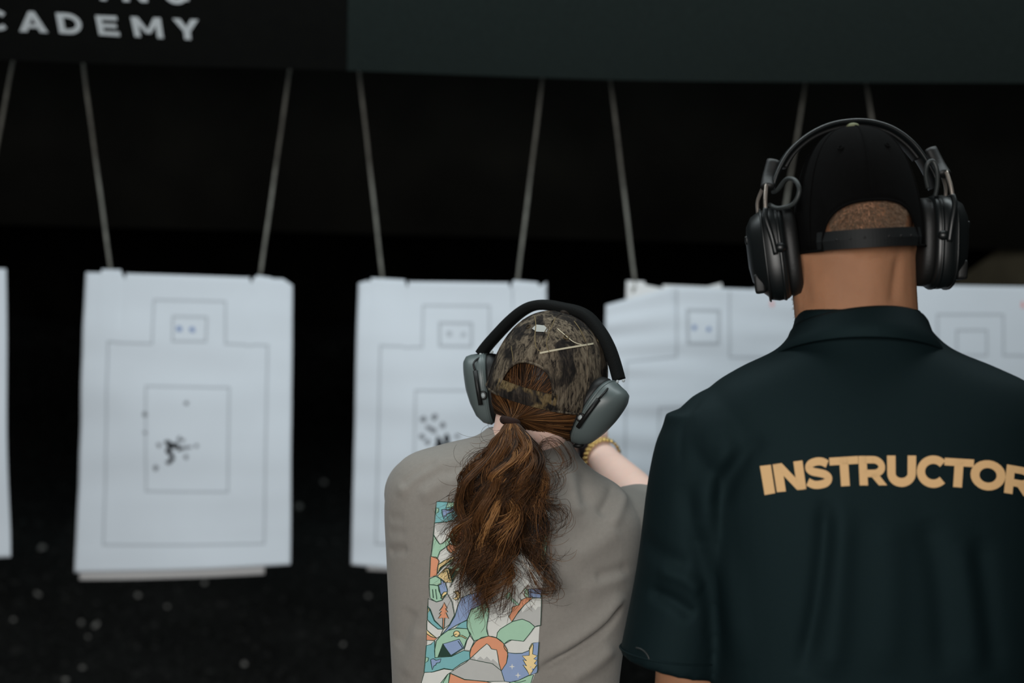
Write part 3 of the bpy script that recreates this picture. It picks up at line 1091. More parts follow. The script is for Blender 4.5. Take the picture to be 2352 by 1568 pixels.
# buttonless hem lines on the sleeve
for flip in (False, True):
    ring = []
    for j in range(40):
        t = 2 * pi * j / 40
        c = Vector((.2135, MD + .0135, 1.121)) + Vector((.0712 * math.cos(t), .0712 * math.sin(t), -.006 * math.cos(t)))
        ring.append(mir(c, MX) if flip else c)
    mk('sleeve_hem', *tube(ring, 0.0014, 6, closed=True), M['polo'], poloo)
pth = [cast(pb, x, y, .001, 1.8) for x, y in smooth2([(1462, 1487), (1475, 1491), (1487, 1502), (1493, 1516)], 4)]
mk('sleeve_arc', *tube(pth, .0012, 6), M['cable'], poloo)  # thin grey arc lying on the sleeve

# body
mb = [torso_loft(torso_rows[2:], .030)]
mb += [ellipsoid((0, .008, .005), (.073, .095, .103), 28, 18, Mm)]
mb += face_parts(Mm, 1.05)
mb += [tube([Vector((.4485, MD + .020, 1.70)), Vector((.4485, MD + .016, 1.645)), Vector((.4495, MD + .010, 1.60)), Vector((.452, MD + .006, 1.56)), Vector((.458, MD, 1.49))], [(.0765, .078), (.0815, .076), (.0805, .072), (.0795, .070), (.09, .075)], 28, up=(0, 1, 0))]
for flip in (False, True):
    sh, el, wr = Vector((.262, MD, 1.42)), Vector((.2335, MD + .012, 1.10)), Vector((.235, MD + .11, .875))
    if flip: sh, el, wr = mir(sh, MX), mir(el, MX), mir(wr, MX)
    arm = catmull([sh, sh.lerp(el, .5), el, el.lerp(wr, .4), wr], 5)
    mb.append(tube(arm, [float(x[0]) for x in interp([[.045], [.044], [.0445], [.041], [.027]], 5)], 22))
    mb += hand_parts(wr, (wr - el).normalized(), (1 if not flip else -1, .15, -.1), (0, 1, 0), 1.05, (18, 24, 16), thumb=(30, 15))
mbm = fuse(mb, 0.0045, 4)
fold(mbm, [([(2082, 580), (2068, 640), (2058, 700)], .007, -.004), ([(1850, 590), (1862, 650), (1872, 710)], .010, -.003), ([(1975, 585), (1972, 640), (1968, 700)], .016, -.0012), ([(2020, 590), (2018, 650), (2014, 700)], .018, .0015), ([(1925, 590), (1925, 650), (1925, 700)], .018, .0015)], 1.785)
mbody = link_mesh('body', mbm, M['skin_man'], man)
eyes(Mm, mbody, 1.05)

# cropped hair under the cap and stubble along the jaw
def stub(count, region, ln, name, parent, dens=None):
    b = bvh_of(mbody.data)
    out, tn = [], []
    while len(out) < count:
        p0 = region()
        h, nn, ix, dd = b.find_nearest(p0)
        g = Vector((random.gauss(0, .3), random.gauss(0, .3), -.7 + random.gauss(0, .3)))
        d = (nn + g * .8).normalized()
        l = ln * random.uniform(.6, 1.2)
        out.append([h - nn * .001, h + d * l * .5 + nn * .0008, h + d * l]); tn.append(random.random())
    return strands_mesh(name, np.array([[tuple(p) for p in s] for s in out]), [0.00035] * len(out), tn, M['stubble'], parent)


def reg_buzz():
    t = random.uniform(-.75, .75); z = random.uniform(-.055, .03)
    return Mm @ Vector((.078 * math.sin(t), -.092 * math.cos(t), z))


def reg_beard():
    return Mm @ Vector((random.choice((-1, 1)) * .075, random.uniform(.03, .08), random.uniform(-.15, -.07)))


stub(8000, reg_buzz, .006, 'cropped_hair', man)
stub(1500, reg_beard, .005, 'beard_stubble', man)

def trousers(cx, cy, top, foot, hw, parent, m):
    parts = []
    rings = [sring(cx, cy, z, a, b, 40, 2.4) for z, a, b in ((top, hw, hw * .62), (top - .08, hw * 1.03, hw * .66), (top - .18, hw * 1.02, hw * .66))]
    parts.append(loft(rings))
    for sx in (-1, 1):
        pth = [Vector((cx + sx * hw * .5, cy, top - .12)), Vector((cx + sx * hw * .55, cy + .01, top - .3)), Vector((cx + sx * foot * .95, cy + .015, top * .5)), Vector((cx + sx * foot, cy, .25)), Vector((cx + sx * foot, cy, .06))]
        parts.append(tube(catmull(pth, 4), [float(x[0]) for x in interp([[hw * .55], [hw * .5], [.078], [.066], [.068]], 4)], 24))
    link_mesh('trousers', fuse(parts, .009, 4), m, parent)
    for sx in (-1, 1):
        x = cx + sx * foot
        rings = [[Vector((x + .042 * wd * math.cos(2 * pi * j / 20), cy + .06 + yy, .004 + hh / 2 + hh / 2 * math.sin(2 * pi * j / 20))) for j in range(20)] for yy, wd, hh in ((-.13, .6, .06), (-.11, .9, .085), (-.04, .95, .09), (.05, 1.05, .07), (.12, 1.0, .052), (.155, .6, .035))]
        sh = mk('shoe', *loft(rings), M['shoe'], parent)
        mk('sole', *box((x, cy + .07, .007), (.088, .29, .012), bev=.004), M['rubber_black'], sh)


trousers(MX, MD, .93, .115, .175, man, M['jeans'])

# black cap
Mc = Mm @ Matrix.Translation((0, .002, -.0555)) @ rotm('X', 1)
capm, crownm = cap(Mc, '', .0815, .100, .163, .80, .060, .0245, M['cap_black'], M['strap_black'], M['olive'], 'black baseball cap with an olive top button, worn by the instructor', e=2.5)

# black electronic ear defenders
emm = empty('ear_defenders', Om + Vector((0, 0, -.05)), 'black ear defenders with steel wires and cable loops over the black cap', 'ear defenders')
for sx in (-1, 1):
    Mcup = Mm @ Matrix.Translation((sx * (.094 if sx < 0 else .089), .004, -.052 if sx < 0 else -.048)) @ rotm('Y', sx * 4) @ rotm('Z', -8 if sx < 0 else 4) @ Matrix.Scale(.88, 4, (1, 0, 0))
    shell = cup_shape([(.0, .93, .95, 0), (.004, 1.0, 1.0, 0), (.018, 1.02, 1.02, 0), (.030, .98, .98, 0), (.034, .90, .93, .002), (.046, .78, .80, .004), (.054, .55, .60, .004), (.057, .3, .3, .004)], .043, .060, 2.8, 40)
    c = mk('ear_cup', *xf(mirror_x(shell, sx), Mcup), M['plastic_black'], emm)
    mk('rib', *xf(mirror_x(cup_shape([(.0295, 1.02, 1.02, 0), (.031, 1.035, 1.035, 0), (.033, 1.0, 1.0, 0)], .043, .060, 2.8, 40), sx), Mcup), M['plastic_black'], c)
    mk('rib', *xf(mirror_x(cup_shape([(.006, 1.03, 1.02, 0), (.008, 1.05, 1.035, 0), (.011, 1.03, 1.02, 0)], .043, .060, 2.8, 40), sx), Mcup), M['plastic_black'], c)
    mk('ear_cushion', *xf(mirror_x(cup_shape([(-.019, .80, .84, 0), (-.014, .93, .95, 0), (-.004, .95, .96, 0), (.001, .9, .92, 0)], .043, .060, 2.6, 40), sx), Mcup), M['rubber_black'], emm)
    T = lambda x, y, z: Mcup @ Vector((sx * x, y, z))
    # battery lid facet low on the cup and control knob
    mk('battery_lid', *xf(box((sx * .044, -.012, -.036), (.016, .034, .026), bev=.004), Mcup), M['rubber_black'], c)
    mk('control_button', *xf(box((sx * .053, -.010, .022), (.010, .018, .012), bev=.003), Mcup), M['plastic_black'], c)
    # wire yoke
    wire = [T(.016, -.046, -.002), T(.019, -.047, .022), T(.024, -.044, .045), T(.023, -.038, .058)]
    mk('yoke_wire', *tube(catmull(wire, 5), .0036, 10), M['plastic_black'], emm)
    steel = [T(.023, -.038, .056), T(.021, -.034, .072), T(.017, -.027, .090)]
    mk('steel_wire', *tube(catmull(steel, 5), .0026, 10), M['steel'], emm)
    steel2 = [T(.034, .018, .058), T(.032, .012, .074), T(.020, .0, .092)]
    mk('steel_wire', *tube(catmull(steel2, 5), .0024, 10), M['steel'], emm)
    mk('pivot_knob', *ellipsoid(T(.008, -.045, .006), (.0075, .006, .0065), 16, 10), M['plastic_black'], emm)
    mk('band_joint', *tube(catmull([T(.016, -.026, .086), T(.012, -.012, .100), T(.002, -.004, .122)], 4), [(.009, .006)] * 9, 12), M['rubber_black'], emm)
    if sx < 0:
        loop = [P(1768, 470, 1.84), P(1788, 478, 1.82), P(1822, 468, 1.805), P(1836, 438, 1.80), P(1826, 414, 1.81), P(1806, 412, 1.825), P(1786, 436, 1.84), P(1775, 440, 1.85)]
    else:
        loop = [P(2132, 432, 1.84), P(2126, 400, 1.835), P(2131, 376, 1.83), P(2143, 370, 1.83), P(2152, 390, 1.83), P(2153, 424, 1.835), P(2148, 450, 1.84)]
    mk('cable_loop', *tube(catmull(loop, 6), .0029, 10), M['cable'], emm)
band = [(1772, 432), (1785, 395), (1810, 352), (1850, 316), (1897, 292), (1946, 282), (1992, 283), (2040, 297), (2082, 325), (2112, 360), (2136, 402), (2146, 434)]
def band_d(px): return MD + .012 + (px - 1968) / 1756 * math.tan(math.radians(7)) * .9
bpath = catmull([P(x, y, band_d(x)) for x, y in band], 6)
mk('headband', *tube(bpath, [(.0135, .0036)] * len(bpath), 12, up=None, e=3.0), M['plastic_black'], emm)
bp2 = catmull([P(x, y, band_d(x)) for x, y in [(1800, 385), (1822, 352), (1860, 320), (1905, 300), (1948, 292), (1990, 293), (2036, 306), (2076, 334), (2104, 366)]], 6)
mk('headband_pad', *tube(bp2, [(.011, .003)] * len(bp2), 12, e=3.0), M['rubber_black'], emm)

# ================================================================== the shooter (middle)
WD = 2.12
Ow = P(1268, 845, WD)
Mw = Matrix.Translation(Ow) @ rotm('Z', -20) @ rotm('Y', 15) @ rotm('X', 3)
woman = empty('person', (0, WD, 0), 'person in a taupe T-shirt with a printed back, aiming forward in a camouflage cap', 'person')


def wshear(p):
    k = max(0.0, min(1.0, (p.z - 1.18) / .15))
    t = max(0.0, min(1.0, (p.x - .055) / .075))
    return Vector((p.x, p.y, p.z - .055 * (p.x - .0) * k - .030 * t * t * (3 - 2 * t) * k))


wrows = [(1.400, .026, .062, .056, WD + .006), (1.385, .022, .078, .064, WD + .004), (1.370, .012, .118, .078, WD + .002), (1.352, .004, .158, .090, WD), (1.325, .002, .180, .100, WD), (1.285, .002, .1915, .110, WD), (1.20, .000, .186, .112, WD - .004),
         (1.10, -.006, .175, .108, WD - .008), (1.0, -.010, .167, .108, WD - .010), (.90, -.010, .172, .112, WD - .01)]
tl = torso_loft(wrows, 0, 2.45, wshear)
RS = [((.145, WD - .01, 1.245), .056), ((.158, WD + .03, 1.245), .062), ((.180, WD + .10, 1.240), .064), ((.208, WD + .165, 1.236), .066)]
LS = [((-.130, WD - .01, 1.300), .058), ((-.132, WD + .04, 1.298), .062), ((-.128, WD + .11, 1.276), .064), ((-.122, WD + .185, 1.255), .067)]
def wsl(S): return tube(catmull([p for p, r in S], 5), [float(x[0]) for x in interp([[r] for p, r in S], 5)], 28)
tee = fuse([tl, wsl(RS), wsl(LS)], 0.004, 8)
fold(tee, [([(1032, 1058), (985, 1078), (935, 1112), (912, 1150)], .010, 0.0060), ([(1068, 1082), (1010, 1112), (960, 1150)], .011, 0.0045), ([(1010, 1062), (955, 1092), (915, 1128)], .006, -0.0045),
           ([(1105, 1040), (1060, 1075), (1020, 1100)], .009, -0.0045),
           ([(1232, 1536), (1320, 1492), (1395, 1445), (1432, 1395)], .0055, -0.0135), ([(1250, 1505), (1330, 1462), (1400, 1412), (1438, 1370)], .012, 0.0075), ([(1300, 1560), (1360, 1530), (1415, 1490)], .012, 0.0075),
           ([(1365, 1326), (1405, 1319), (1450, 1312)], .008, -0.0045), ([(1330, 1358), (1400, 1338), (1445, 1326)], .012, 0.0030), ([(1310, 1290), (1370, 1255), (1430, 1215)], .016, 0.0045),
           ([(1405, 1215), (1432, 1165), (1452, 1125)], .010, 0.0060), ([(1378, 1190), (1405, 1150), (1425, 1105)], .009, -0.0060), ([(1350, 1085), (1342, 1125), (1352, 1165)], .010, -0.0045), ([(1300, 1080), (1318, 1130), (1330, 1190)], .010, 0.0045),
           ([(886, 1200), (905, 1196), (925, 1200)], .007, -0.0020), ([(886, 1235), (908, 1228), (930, 1232)], .007, -0.0020), ([(886, 1282), (905, 1270), (935, 1268)], .006, -0.0045),
           ([(905, 1500), (930, 1450), (945, 1400)], .012, -0.0045), ([(930, 1565), (955, 1500), (960, 1440)], .012, 0.0045), ([(1265, 1200), (1290, 1300), (1280, 1400)], .02, 0.0045)], 2.02)
teeo = link_mesh('t_shirt', tee, M['tee'], woman)
teeo['label'] = 'taupe cotton T-shirt'
tb = bvh_of(tee)

# neck rib
ring = []
for j in range(48):
    t = 2 * pi * j / 48
    ring.append(wshear(Vector((.022 + .078 * math.sin(t), WD + .006 - .066 * math.cos(t), 1.383 - .022 * (1 - math.cos(t)) / 2))))
mk('neck_rib', *tube(ring, [(.004, .008)] * 48, 8, up=(0, 0, 1), closed=True), M['tee'], teeo)

# printed panel on the back of the shirt
def shirt_print():
    col = {'te': (122, 178, 182), 'bl': (140, 160, 196), 'gr': (162, 200, 174), 'or': (218, 150, 116), 'lg': (212, 213, 208), 'mg': (180, 181, 178), 'ye': (236, 210, 154), 'dk': (40, 66, 54)}
    keys = list(col)
    mats = [mat('print_' + n, srgb(*col[k]), .75, .2, noise_amt=.02, nscale=90) for k, n in zip(keys, ('teal', 'blue', 'green', 'orange', 'light_grey', 'mid_grey', 'yellow', 'dark_green'))]
    def circ(cx, cy, r, n=20): return [(cx + r * math.cos(2 * pi * i / n), cy + r * math.sin(2 * pi * i / n)) for i in range(n)]
    def star(cx, cy, r): return [(cx + (r if i % 2 == 0 else r * .3) * math.cos(pi * i / 4), cy + (r if i % 2 == 0 else r * .3) * math.sin(pi * i / 4)) for i in range(8)]
    # (colour, points in panel units, smooth, outline)
    S = [('lg', [(235, 40), (600, 70), (1186, 112), (1175, 250), (1140, 600), (1110, 850), (1088, 1220), (1060, 1480), (1020, 1600), (106, 1600), (140, 1470), (160, 1100), (185, 600), (212, 320)], 0, 0),
         ('te', [(235, 42), (400, 54), (600, 72), (600, 130), (520, 160), (440, 180), (330, 210), (220, 220), (228, 120)], 0, 1), ('gr', [(332, 50), (420, 57), (370, 88), (312, 96)], 0, 1),
         ('bl', [(280, 110), (312, 106), (330, 118), (385, 95), (366, 128), (335, 142), (318, 150), (322, 165), (306, 163), (298, 190), (285, 150)], 0, 1), ('gr', [(233, 92), (256, 104), (250, 130), (229, 146)], 0, 1),
         ('lg', [(220, 222), (330, 212), (430, 196), (440, 215), (390, 280), (330, 350), (285, 393), (262, 397), (236, 360), (212, 320)], 0, 1), ('mg', [(219, 224), (430, 200), (400, 250), (342, 290), (322, 262), (300, 305), (270, 350), (256, 292), (238, 300), (216, 250)], 0, 0),
         ('gr', [(440, 215), (430, 290), (385, 365), (310, 425), (265, 460), (243, 520), (192, 500), (204, 400), (212, 320), (236, 360), (262, 397), (285, 393), (330, 350), (390, 280)], 0, 1),
         ('or', [(440, 212), (500, 222), (560, 330), (500, 440), (440, 415), (385, 370), (430, 290)], 0, 1),
         ('or', [(330, 410), (365, 395), (410, 428), (405, 456), (386, 472), (380, 456), (366, 462), (366, 476), (335, 458), (322, 432)], 1, 1), ('gr', [(362, 368), (435, 396), (430, 426), (372, 404)], 0, 1), ('lg', circ(360, 385, 18), 0, 1),
         ('or', [(188, 500), (235, 507), (258, 540), (246, 600), (240, 660), (180, 676)], 0, 1), ('ye', [(244, 645), (250, 572), (300, 535), (360, 510), (383, 487), (376, 530), (320, 558), (270, 592)], 0, 1),
         ('gr', [(248, 645), (276, 592), (320, 560), (378, 515), (380, 532), (345, 565), (290, 586), (262, 622)], 0, 1), ('gr', [(330, 602), (400, 562), (470, 552), (470, 620), (420, 626)], 0, 1),
         ('ye', [(245, 665), (310, 600), (340, 600), (366, 720), (300, 718)], 0, 1), ('dk', [(336, 600), (420, 626), (366, 722)], 0, 1),
         ('bl', [(275, 685), (310, 720), (328, 785), (322, 815), (285, 840), (258, 790), (252, 745), (275, 735)], 0, 1), ('gr', [(180, 688), (230, 666), (272, 690), (276, 725), (242, 745), (215, 738), (178, 737)], 0, 1),
         ('gr', [(177, 740), (215, 740), (255, 748), (268, 810), (286, 865), (235, 882), (185, 850)], 0, 1), ('ye', [(272, 852), (285, 815), (300, 798), (325, 797), (320, 818), (282, 856)], 0, 1),
         ('mg', [(170, 855), (240, 882), (285, 868), (326, 812), (365, 880), (386, 992), (345, 1072), (294, 1110), (220, 1040), (182, 942), (167, 920)], 0, 1),
         ('or', [(300, 885), (326, 936), (312, 936), (331, 968), (315, 970), (338, 1022), (305, 1016), (300, 1106), (287, 1106), (290, 1016), (250, 1020), (276, 985), (258, 985), (279, 958), (262, 955), (285, 925)], 0, 1),
         ('ye', [(375, 798), (410, 788), (433, 815), (426, 850), (395, 868), (373, 850), (398, 845), (404, 820), (391, 804)], 0, 1),
         ('te', [(165, 918), (186, 942), (220, 1035), (294, 1110), (248, 1108), (195, 1065), (163, 1030)], 0, 1), ('ye', [(166, 930), (179, 950), (164, 978)], 0, 1),
         ('bl', [(440, 850), (500, 820), (600, 796), (650, 870), (590, 915), (525, 945), (490, 1032), (400, 1078), (340, 1115), (272, 1168), (345, 1078), (390, 1000), (412, 918)], 0, 1), ('te', [(395, 1098), (440, 1057), (490, 1038), (492, 1106)], 0, 1),
         ('gr', [(650, 888), (672, 970), (660, 1040), (652, 1100), (666, 1168), (545, 1210), (515, 1165), (490, 1090), (490, 1036), (520, 950), (590, 915)], 0, 1),
         ('lg', [(160, 1036), (196, 1066), (250, 1110), (292, 1112), (270, 1168), (240, 1186), (190, 1150), (157, 1118)], 0, 1), ('ye', [(156, 1118), (200, 1155), (242, 1186), (190, 1172), (153, 1150)], 0, 1), ('or', [(153, 1150), (195, 1175), (242, 1186), (218, 1206), (150, 1202)], 0, 1),
         ('te', [(149, 1248), (190, 1238), (222, 1208), (225, 1350), (360, 1340), (460, 1290), (512, 1298), (516, 1360), (440, 1400), (370, 1452), (300, 1440), (200, 1472), (136, 1472)], 0, 1),
         ('gr', [(270, 1168), (330, 1122), (400, 1102), (490, 1106), (520, 1150), (485, 1205), (465, 1262), (350, 1336), (225, 1352), (222, 1290), (236, 1210)], 0, 1), ('ye', circ(404, 1150, 26), 0, 1), ('ye', [(415, 1160), (450, 1162), (490, 1185), (482, 1192), (445, 1172), (414, 1170)], 0, 1),
         ('bl', [(290, 1235), (425, 1194), (466, 1270), (360, 1336)], 0, 1), ('dk', [(290, 1232), (356, 1336), (250, 1343)], 0, 1), ('bl', [(190, 1366), (212, 1358), (235, 1372), (276, 1360), (266, 1390), (238, 1396), (232, 1412), (216, 1420), (205, 1452), (194, 1400)], 0, 1),
         ('gr', [(146, 1345), (172, 1352), (168, 1375), (142, 1395)], 0, 1),
         ('lg', [(520, 1155), (548, 1212), (514, 1290), (466, 1285), (490, 1205)], 0, 1),
         ('lg', [(137, 1475), (210, 1470), (300, 1445), (378, 1456), (330, 1490), (270, 1600), (106, 1600)], 0, 1), ('gr', [(330, 1490), (352, 1480), (330, 1600), (245, 1600)], 0, 1), ('or', [(346, 1480), (470, 1535), (640, 1548), (800, 1600), (330, 1600)], 0, 1),
         ('or', [(515, 1362), (512, 1320), (525, 1268), (560, 1215), (610, 1180), (670, 1168), (735, 1184), (790, 1225), (822, 1280), (830, 1335), (818, 1395), (775, 1460), (700, 1400), (600, 1380)], 0, 1),
         ('mg', [(350, 1478), (430, 1420), (480, 1390), (540, 1335), (600, 1278), (655, 1232), (675, 1250), (692, 1276), (736, 1285), (745, 1330), (756, 1400), (802, 1548), (640, 1550), (470, 1532)], 0, 1), ('lg', [(545, 1335), (600, 1280), (655, 1236), (675, 1252), (692, 1278), (735, 1288), (752, 1405), (705, 1360), (690, 1378), (655, 1340), (630, 1366), (600, 1340), (565, 1372)], 0, 0),
         ('gr', [(735, 1182), (742, 1140), (765, 1110), (820, 1075), (870, 1045), (950, 1025), (1010, 1050), (1055, 1088), (1010, 1150), (960, 1212), (860, 1200), (800, 1235), (770, 1205)], 0, 1),
         ('mg', [(1035, 850), (1112, 850), (1102, 1080), (1055, 1090), (1010, 1050), (950, 1025), (870, 1042), (920, 960), (970, 905)], 0, 1), ('lg', [(1035, 852), (1110, 852), (1107, 920), (1080, 922), (1060, 952), (1030, 912), (985, 932), (950, 972), (945, 936), (985, 892)], 0, 0),
         ('or', [(862, 1048), (838, 1005), (862, 962), (864, 925), (922, 905), (940, 866), (990, 842), (1036, 850), (970, 905), (905, 985)], 0, 1),
         ('bl', [(830, 1308), (890, 1314), (950, 1312), (1005, 1290), (1040, 1226), (1088, 1220), (1072, 1480), (1000, 1500), (920, 1540), (850, 1556), (802, 1548), (775, 1460), (818, 1395)], 0, 1),
         ('ye', [(1030, 1228), (1042, 1240), (1036, 1320), (1076, 1334), (1046, 1360), (1073, 1370), (1050, 1398), (1070, 1410), (1036, 1452), (1010, 1500), (986, 1452), (955, 1410), (986, 1420), (955, 1366), (986, 1376), (950, 1335), (1008, 1330), (1008, 1270)], 0, 1),
         ('lg', star(865, 1425, 26), 0, 0), ('lg', star(915, 1498, 26), 0, 0), ('gr', [(850, 1556), (920, 1540), (1000, 1502), (1040, 1496), (1010, 1600), (800, 1600)], 0, 1),
         ('bl', [(1075, 200), (1180, 185), (1168, 330), (1060, 350)], 0, 1), ('ye', [(1098, 150), (1130, 165), (1160, 158), (1166, 195), (1116, 268), (1088, 200)], 0, 1), ('gr', [(1090, 335), (1120, 318), (1166, 314), (1150, 502), (1110, 490), (1085, 450), (1078, 380)], 0, 1),
         ('ye', [(1075, 460), (1110, 490), (1150, 504), (1140, 596), (1118, 570), (1095, 535), (1020, 535), (1040, 500)], 0, 1), ('ye', [(790, 560), (850, 545), (880, 590), (852, 645), (846, 732), (828, 722), (832, 640)], 0, 1), ('gr', [(770, 522), (920, 450), (916, 492), (788, 552)], 0, 1),
         ('bl', [(1000, 775), (1118, 766), (1110, 850), (1010, 842)], 0, 1), ('gr', [(970, 770), (1000, 778), (1000, 842), (975, 838)], 0, 1), ('gr', circ(835, 830, 27), 0, 1), ('gr', [(850, 842), (885, 868), (920, 902), (908, 910), (870, 882), (845, 855)], 0, 1)]
    EX = [[(290, 640), (322, 622), (340, 690)], [(322, 612), (350, 706)], [(205, 775), (212, 850)], [(230, 775), (240, 860)], [(1098, 395), (1112, 470)], [(1120, 390), (1130, 480)], [(1085, 380), (1164, 375)], [(415, 1210), (452, 1268)], [(360, 1172), (404, 1150)],
          [(735, 1182), (690, 1170)], [(666, 1168), (652, 1100), (672, 970), (655, 890)], [(1105, 850), (1112, 800)], [(802, 1232), (835, 1205), (860, 1200)], [(830, 1308), (800, 1270), (798, 1235)], [(960, 1212), (1010, 1150), (1055, 1090), (1100, 1078)],
          [(1005, 1290), (1040, 1226)], [(870, 1548), (920, 1556), (980, 1540)], [(385, 385), (425, 402)], [(365, 720), (440, 600)], [(380, 640), (352, 760)]]
    f = lambda p: (940 + p[0] / 3.664, 1140 + p[1] / 3.664)
    fills, lines, fm = [], [], []
    for c, pts, sm, ol in S:
        q = smooth2(pts, 3, True) if (sm or len(pts) > 9 and c != 'lg' and 'x' == 'y') else pts
        fills.append([f(p) for p in q]); fm.append(keys.index(c))
        if ol:
            lines += thick2d([f(p) for p in q], 1.5, True)
    for e in EX: lines += thick2d([f(p) for p in smooth2(e, 3)], 1.4)
    V, Fc, ix = drape(fills, tb, .0014, 2.01, 9, .00005)
    pr = mk('back_print', V, Fc, mats, teeo, fm=[fm[i] for i in ix])
    pr['label'] = 'colourful printed panel of mountains, trees and tents'
    V, Fc, ix = drape(lines, tb, .0046, 2.01, 12)
    mk('print_outline', V, Fc, mats[keys.index('dk')], pr)


shirt_print()


# body with both arms stretched to the pistol
GR = Vector((.134, 2.612, 1.362))        # middle of the pistol grip
wb = [torso_loft(wrows[1:], .014, 2.45, wshear), ellipsoid((0, .004, -.024), (.073, .092, .098), 28, 18, Mw)]
wb += face_parts(Mw, .95)
nk0 = Mw @ Vector((0, -.012, -.03))
nk1 = Mw @ Vector((-.004, -.022, -.085))
wb += [tube(catmull([nk0, nk1, Vector((.026, WD - .018, 1.392)), Vector((.016, WD, 1.33))], 4), [float(x[0]) for x in interp([[.060], [.055], [.056], [.075]], 4)], 24)]
rsh, rel, rwr = Vector((.150, WD + .01, 1.250)), Vector((.238, 2.365, 1.236)), Vector((.158, 2.560, 1.326))
lsh, lel, lwr = Vector((-.135, WD + .01, 1.295)), Vector((-.105, 2.375, 1.235)), Vector((.070, 2.548, 1.322))
for sh, el, wr in ((rsh, rel, rwr), (lsh, lel, lwr)):
    arm = catmull([sh, sh.lerp(el, .5), el, el.lerp(wr, .35), el.lerp(wr, .8), wr], 5)
    wb.append(tube(arm, [float(x[0]) for x in interp([[.045], [.043], [.039], [.040], [.030], [.027]], 5)], 22))
wb += hand_parts(rwr, Vector((.05, .85, .56)), (-1, -.1, 0), (0, -.3, 1), .97, ((30, 60, 40), (62, 75, 40), (62, 75, 40), (62, 75, 40)), thumb=(25, 5), wr=(.027, .021))
wb += hand_parts(lwr, Vector((.30, .90, .38)), (1, -.2, 0), (0, -.3, 1), .97, (58, 70, 35), thumb=(30, 5), wr=(.026, .020))
wbody = link_mesh('body', fuse(wb, 0.0036, 3), M['skin_woman'], woman)
eyes(Mw, wbody, .95)
trousers(-.005, WD - .01, .95, .12, .155, woman, M['jeans'])

# pistol
gun = empty('pistol', GR, 'dark pistol held in both hands, mostly hidden behind the head', 'pistol')
Mg = Matrix.Translation(GR) @ rotm('Z', 2)
mk('grip', *xf(loft([sring(0, -.016, -.052, .0135, .024, 20, 3), sring(0, -.006, 0, .0135, .024, 20, 3), sring(0, .004, .042, .0135, .026, 20, 3)]), Mg), M['gun'], gun)
mk('slide', *xf(box((0, .055, .062), (.025, .185, .028), bev=.004), Mg), M['gun'], gun)
mk('frame', *xf(box((0, .070, .041), (.022, .135, .016), bev=.003), Mg), M['gun'], gun)
mk('magazine_base', *xf(box((0, -.017, -.056), (.026, .052, .010), bev=.003), Mg), M['gun'], gun)
tg = [Mg @ Vector((0, y, z)) for y, z in ((.028, .034), (.030, .012), (.042, .004), (.062, .006), (.072, .018), (.074, .034))]
mk('trigger_guard', *tube(catmull(tg, 4), .0035, 8), M['gun'], gun)
mk('trigger', *tube([Mg @ Vector((0, y, z)) for y, z in ((.046, .034), (.050, .022), (.046, .012))], .0025, 8), M['gun'], gun)
mk('front_sight', *xf(box((0, .140, .079), (.004, .007, .006)), Mg), M['gun'], gun)
mk('rear_sight', *xf(box((0, -.030, .079), (.018, .008, .007), bev=.001), Mg), M['gun'], gun)
mk('barrel', *tube([Mg @ Vector((0, .146, .064)), Mg @ Vector((0, .152, .064))], .0065, 14), M['steel'], gun)

# gold chain bracelet on the right wrist
ax = (rwr - rel).normalized()
bc = rwr + ax * -.012
brac = empty('bracelet', bc, 'gold two-row chain bracelet on the wrist of the outstretched arm', 'bracelet')
u = (Vector((0, 0, 1)) - ax * ax.z).normalized(); v = ax.cross(u)
lm = bpy.data.meshes.new('link')
lv, lf = ellipsoid((0, 0, 0), (.0042, .0033, .0030), 10, 7)
lm.from_pydata([tuple(x) for x in lv], [], lf)
lm.materials.append(M['gold'])
lm.polygons.foreach_set('use_smooth', [True] * len(lm.polygons))
for rw in (-1, 1):
    for k in range(26):
        t = 2 * pi * (k + .25 * rw) / 26
        rr = .0335
        o = bpy.data.objects.new('link', lm)
        COL.objects.link(o)
        o.parent = brac
        nn = u * math.cos(t) + v * math.sin(t)
        o.location = nn * rr + ax * rw * .0036 + ax * .006 * math.cos(t)
        tt = ax.cross(nn)
        o.rotation_euler = Matrix((tt, ax, nn)).transposed().to_euler()

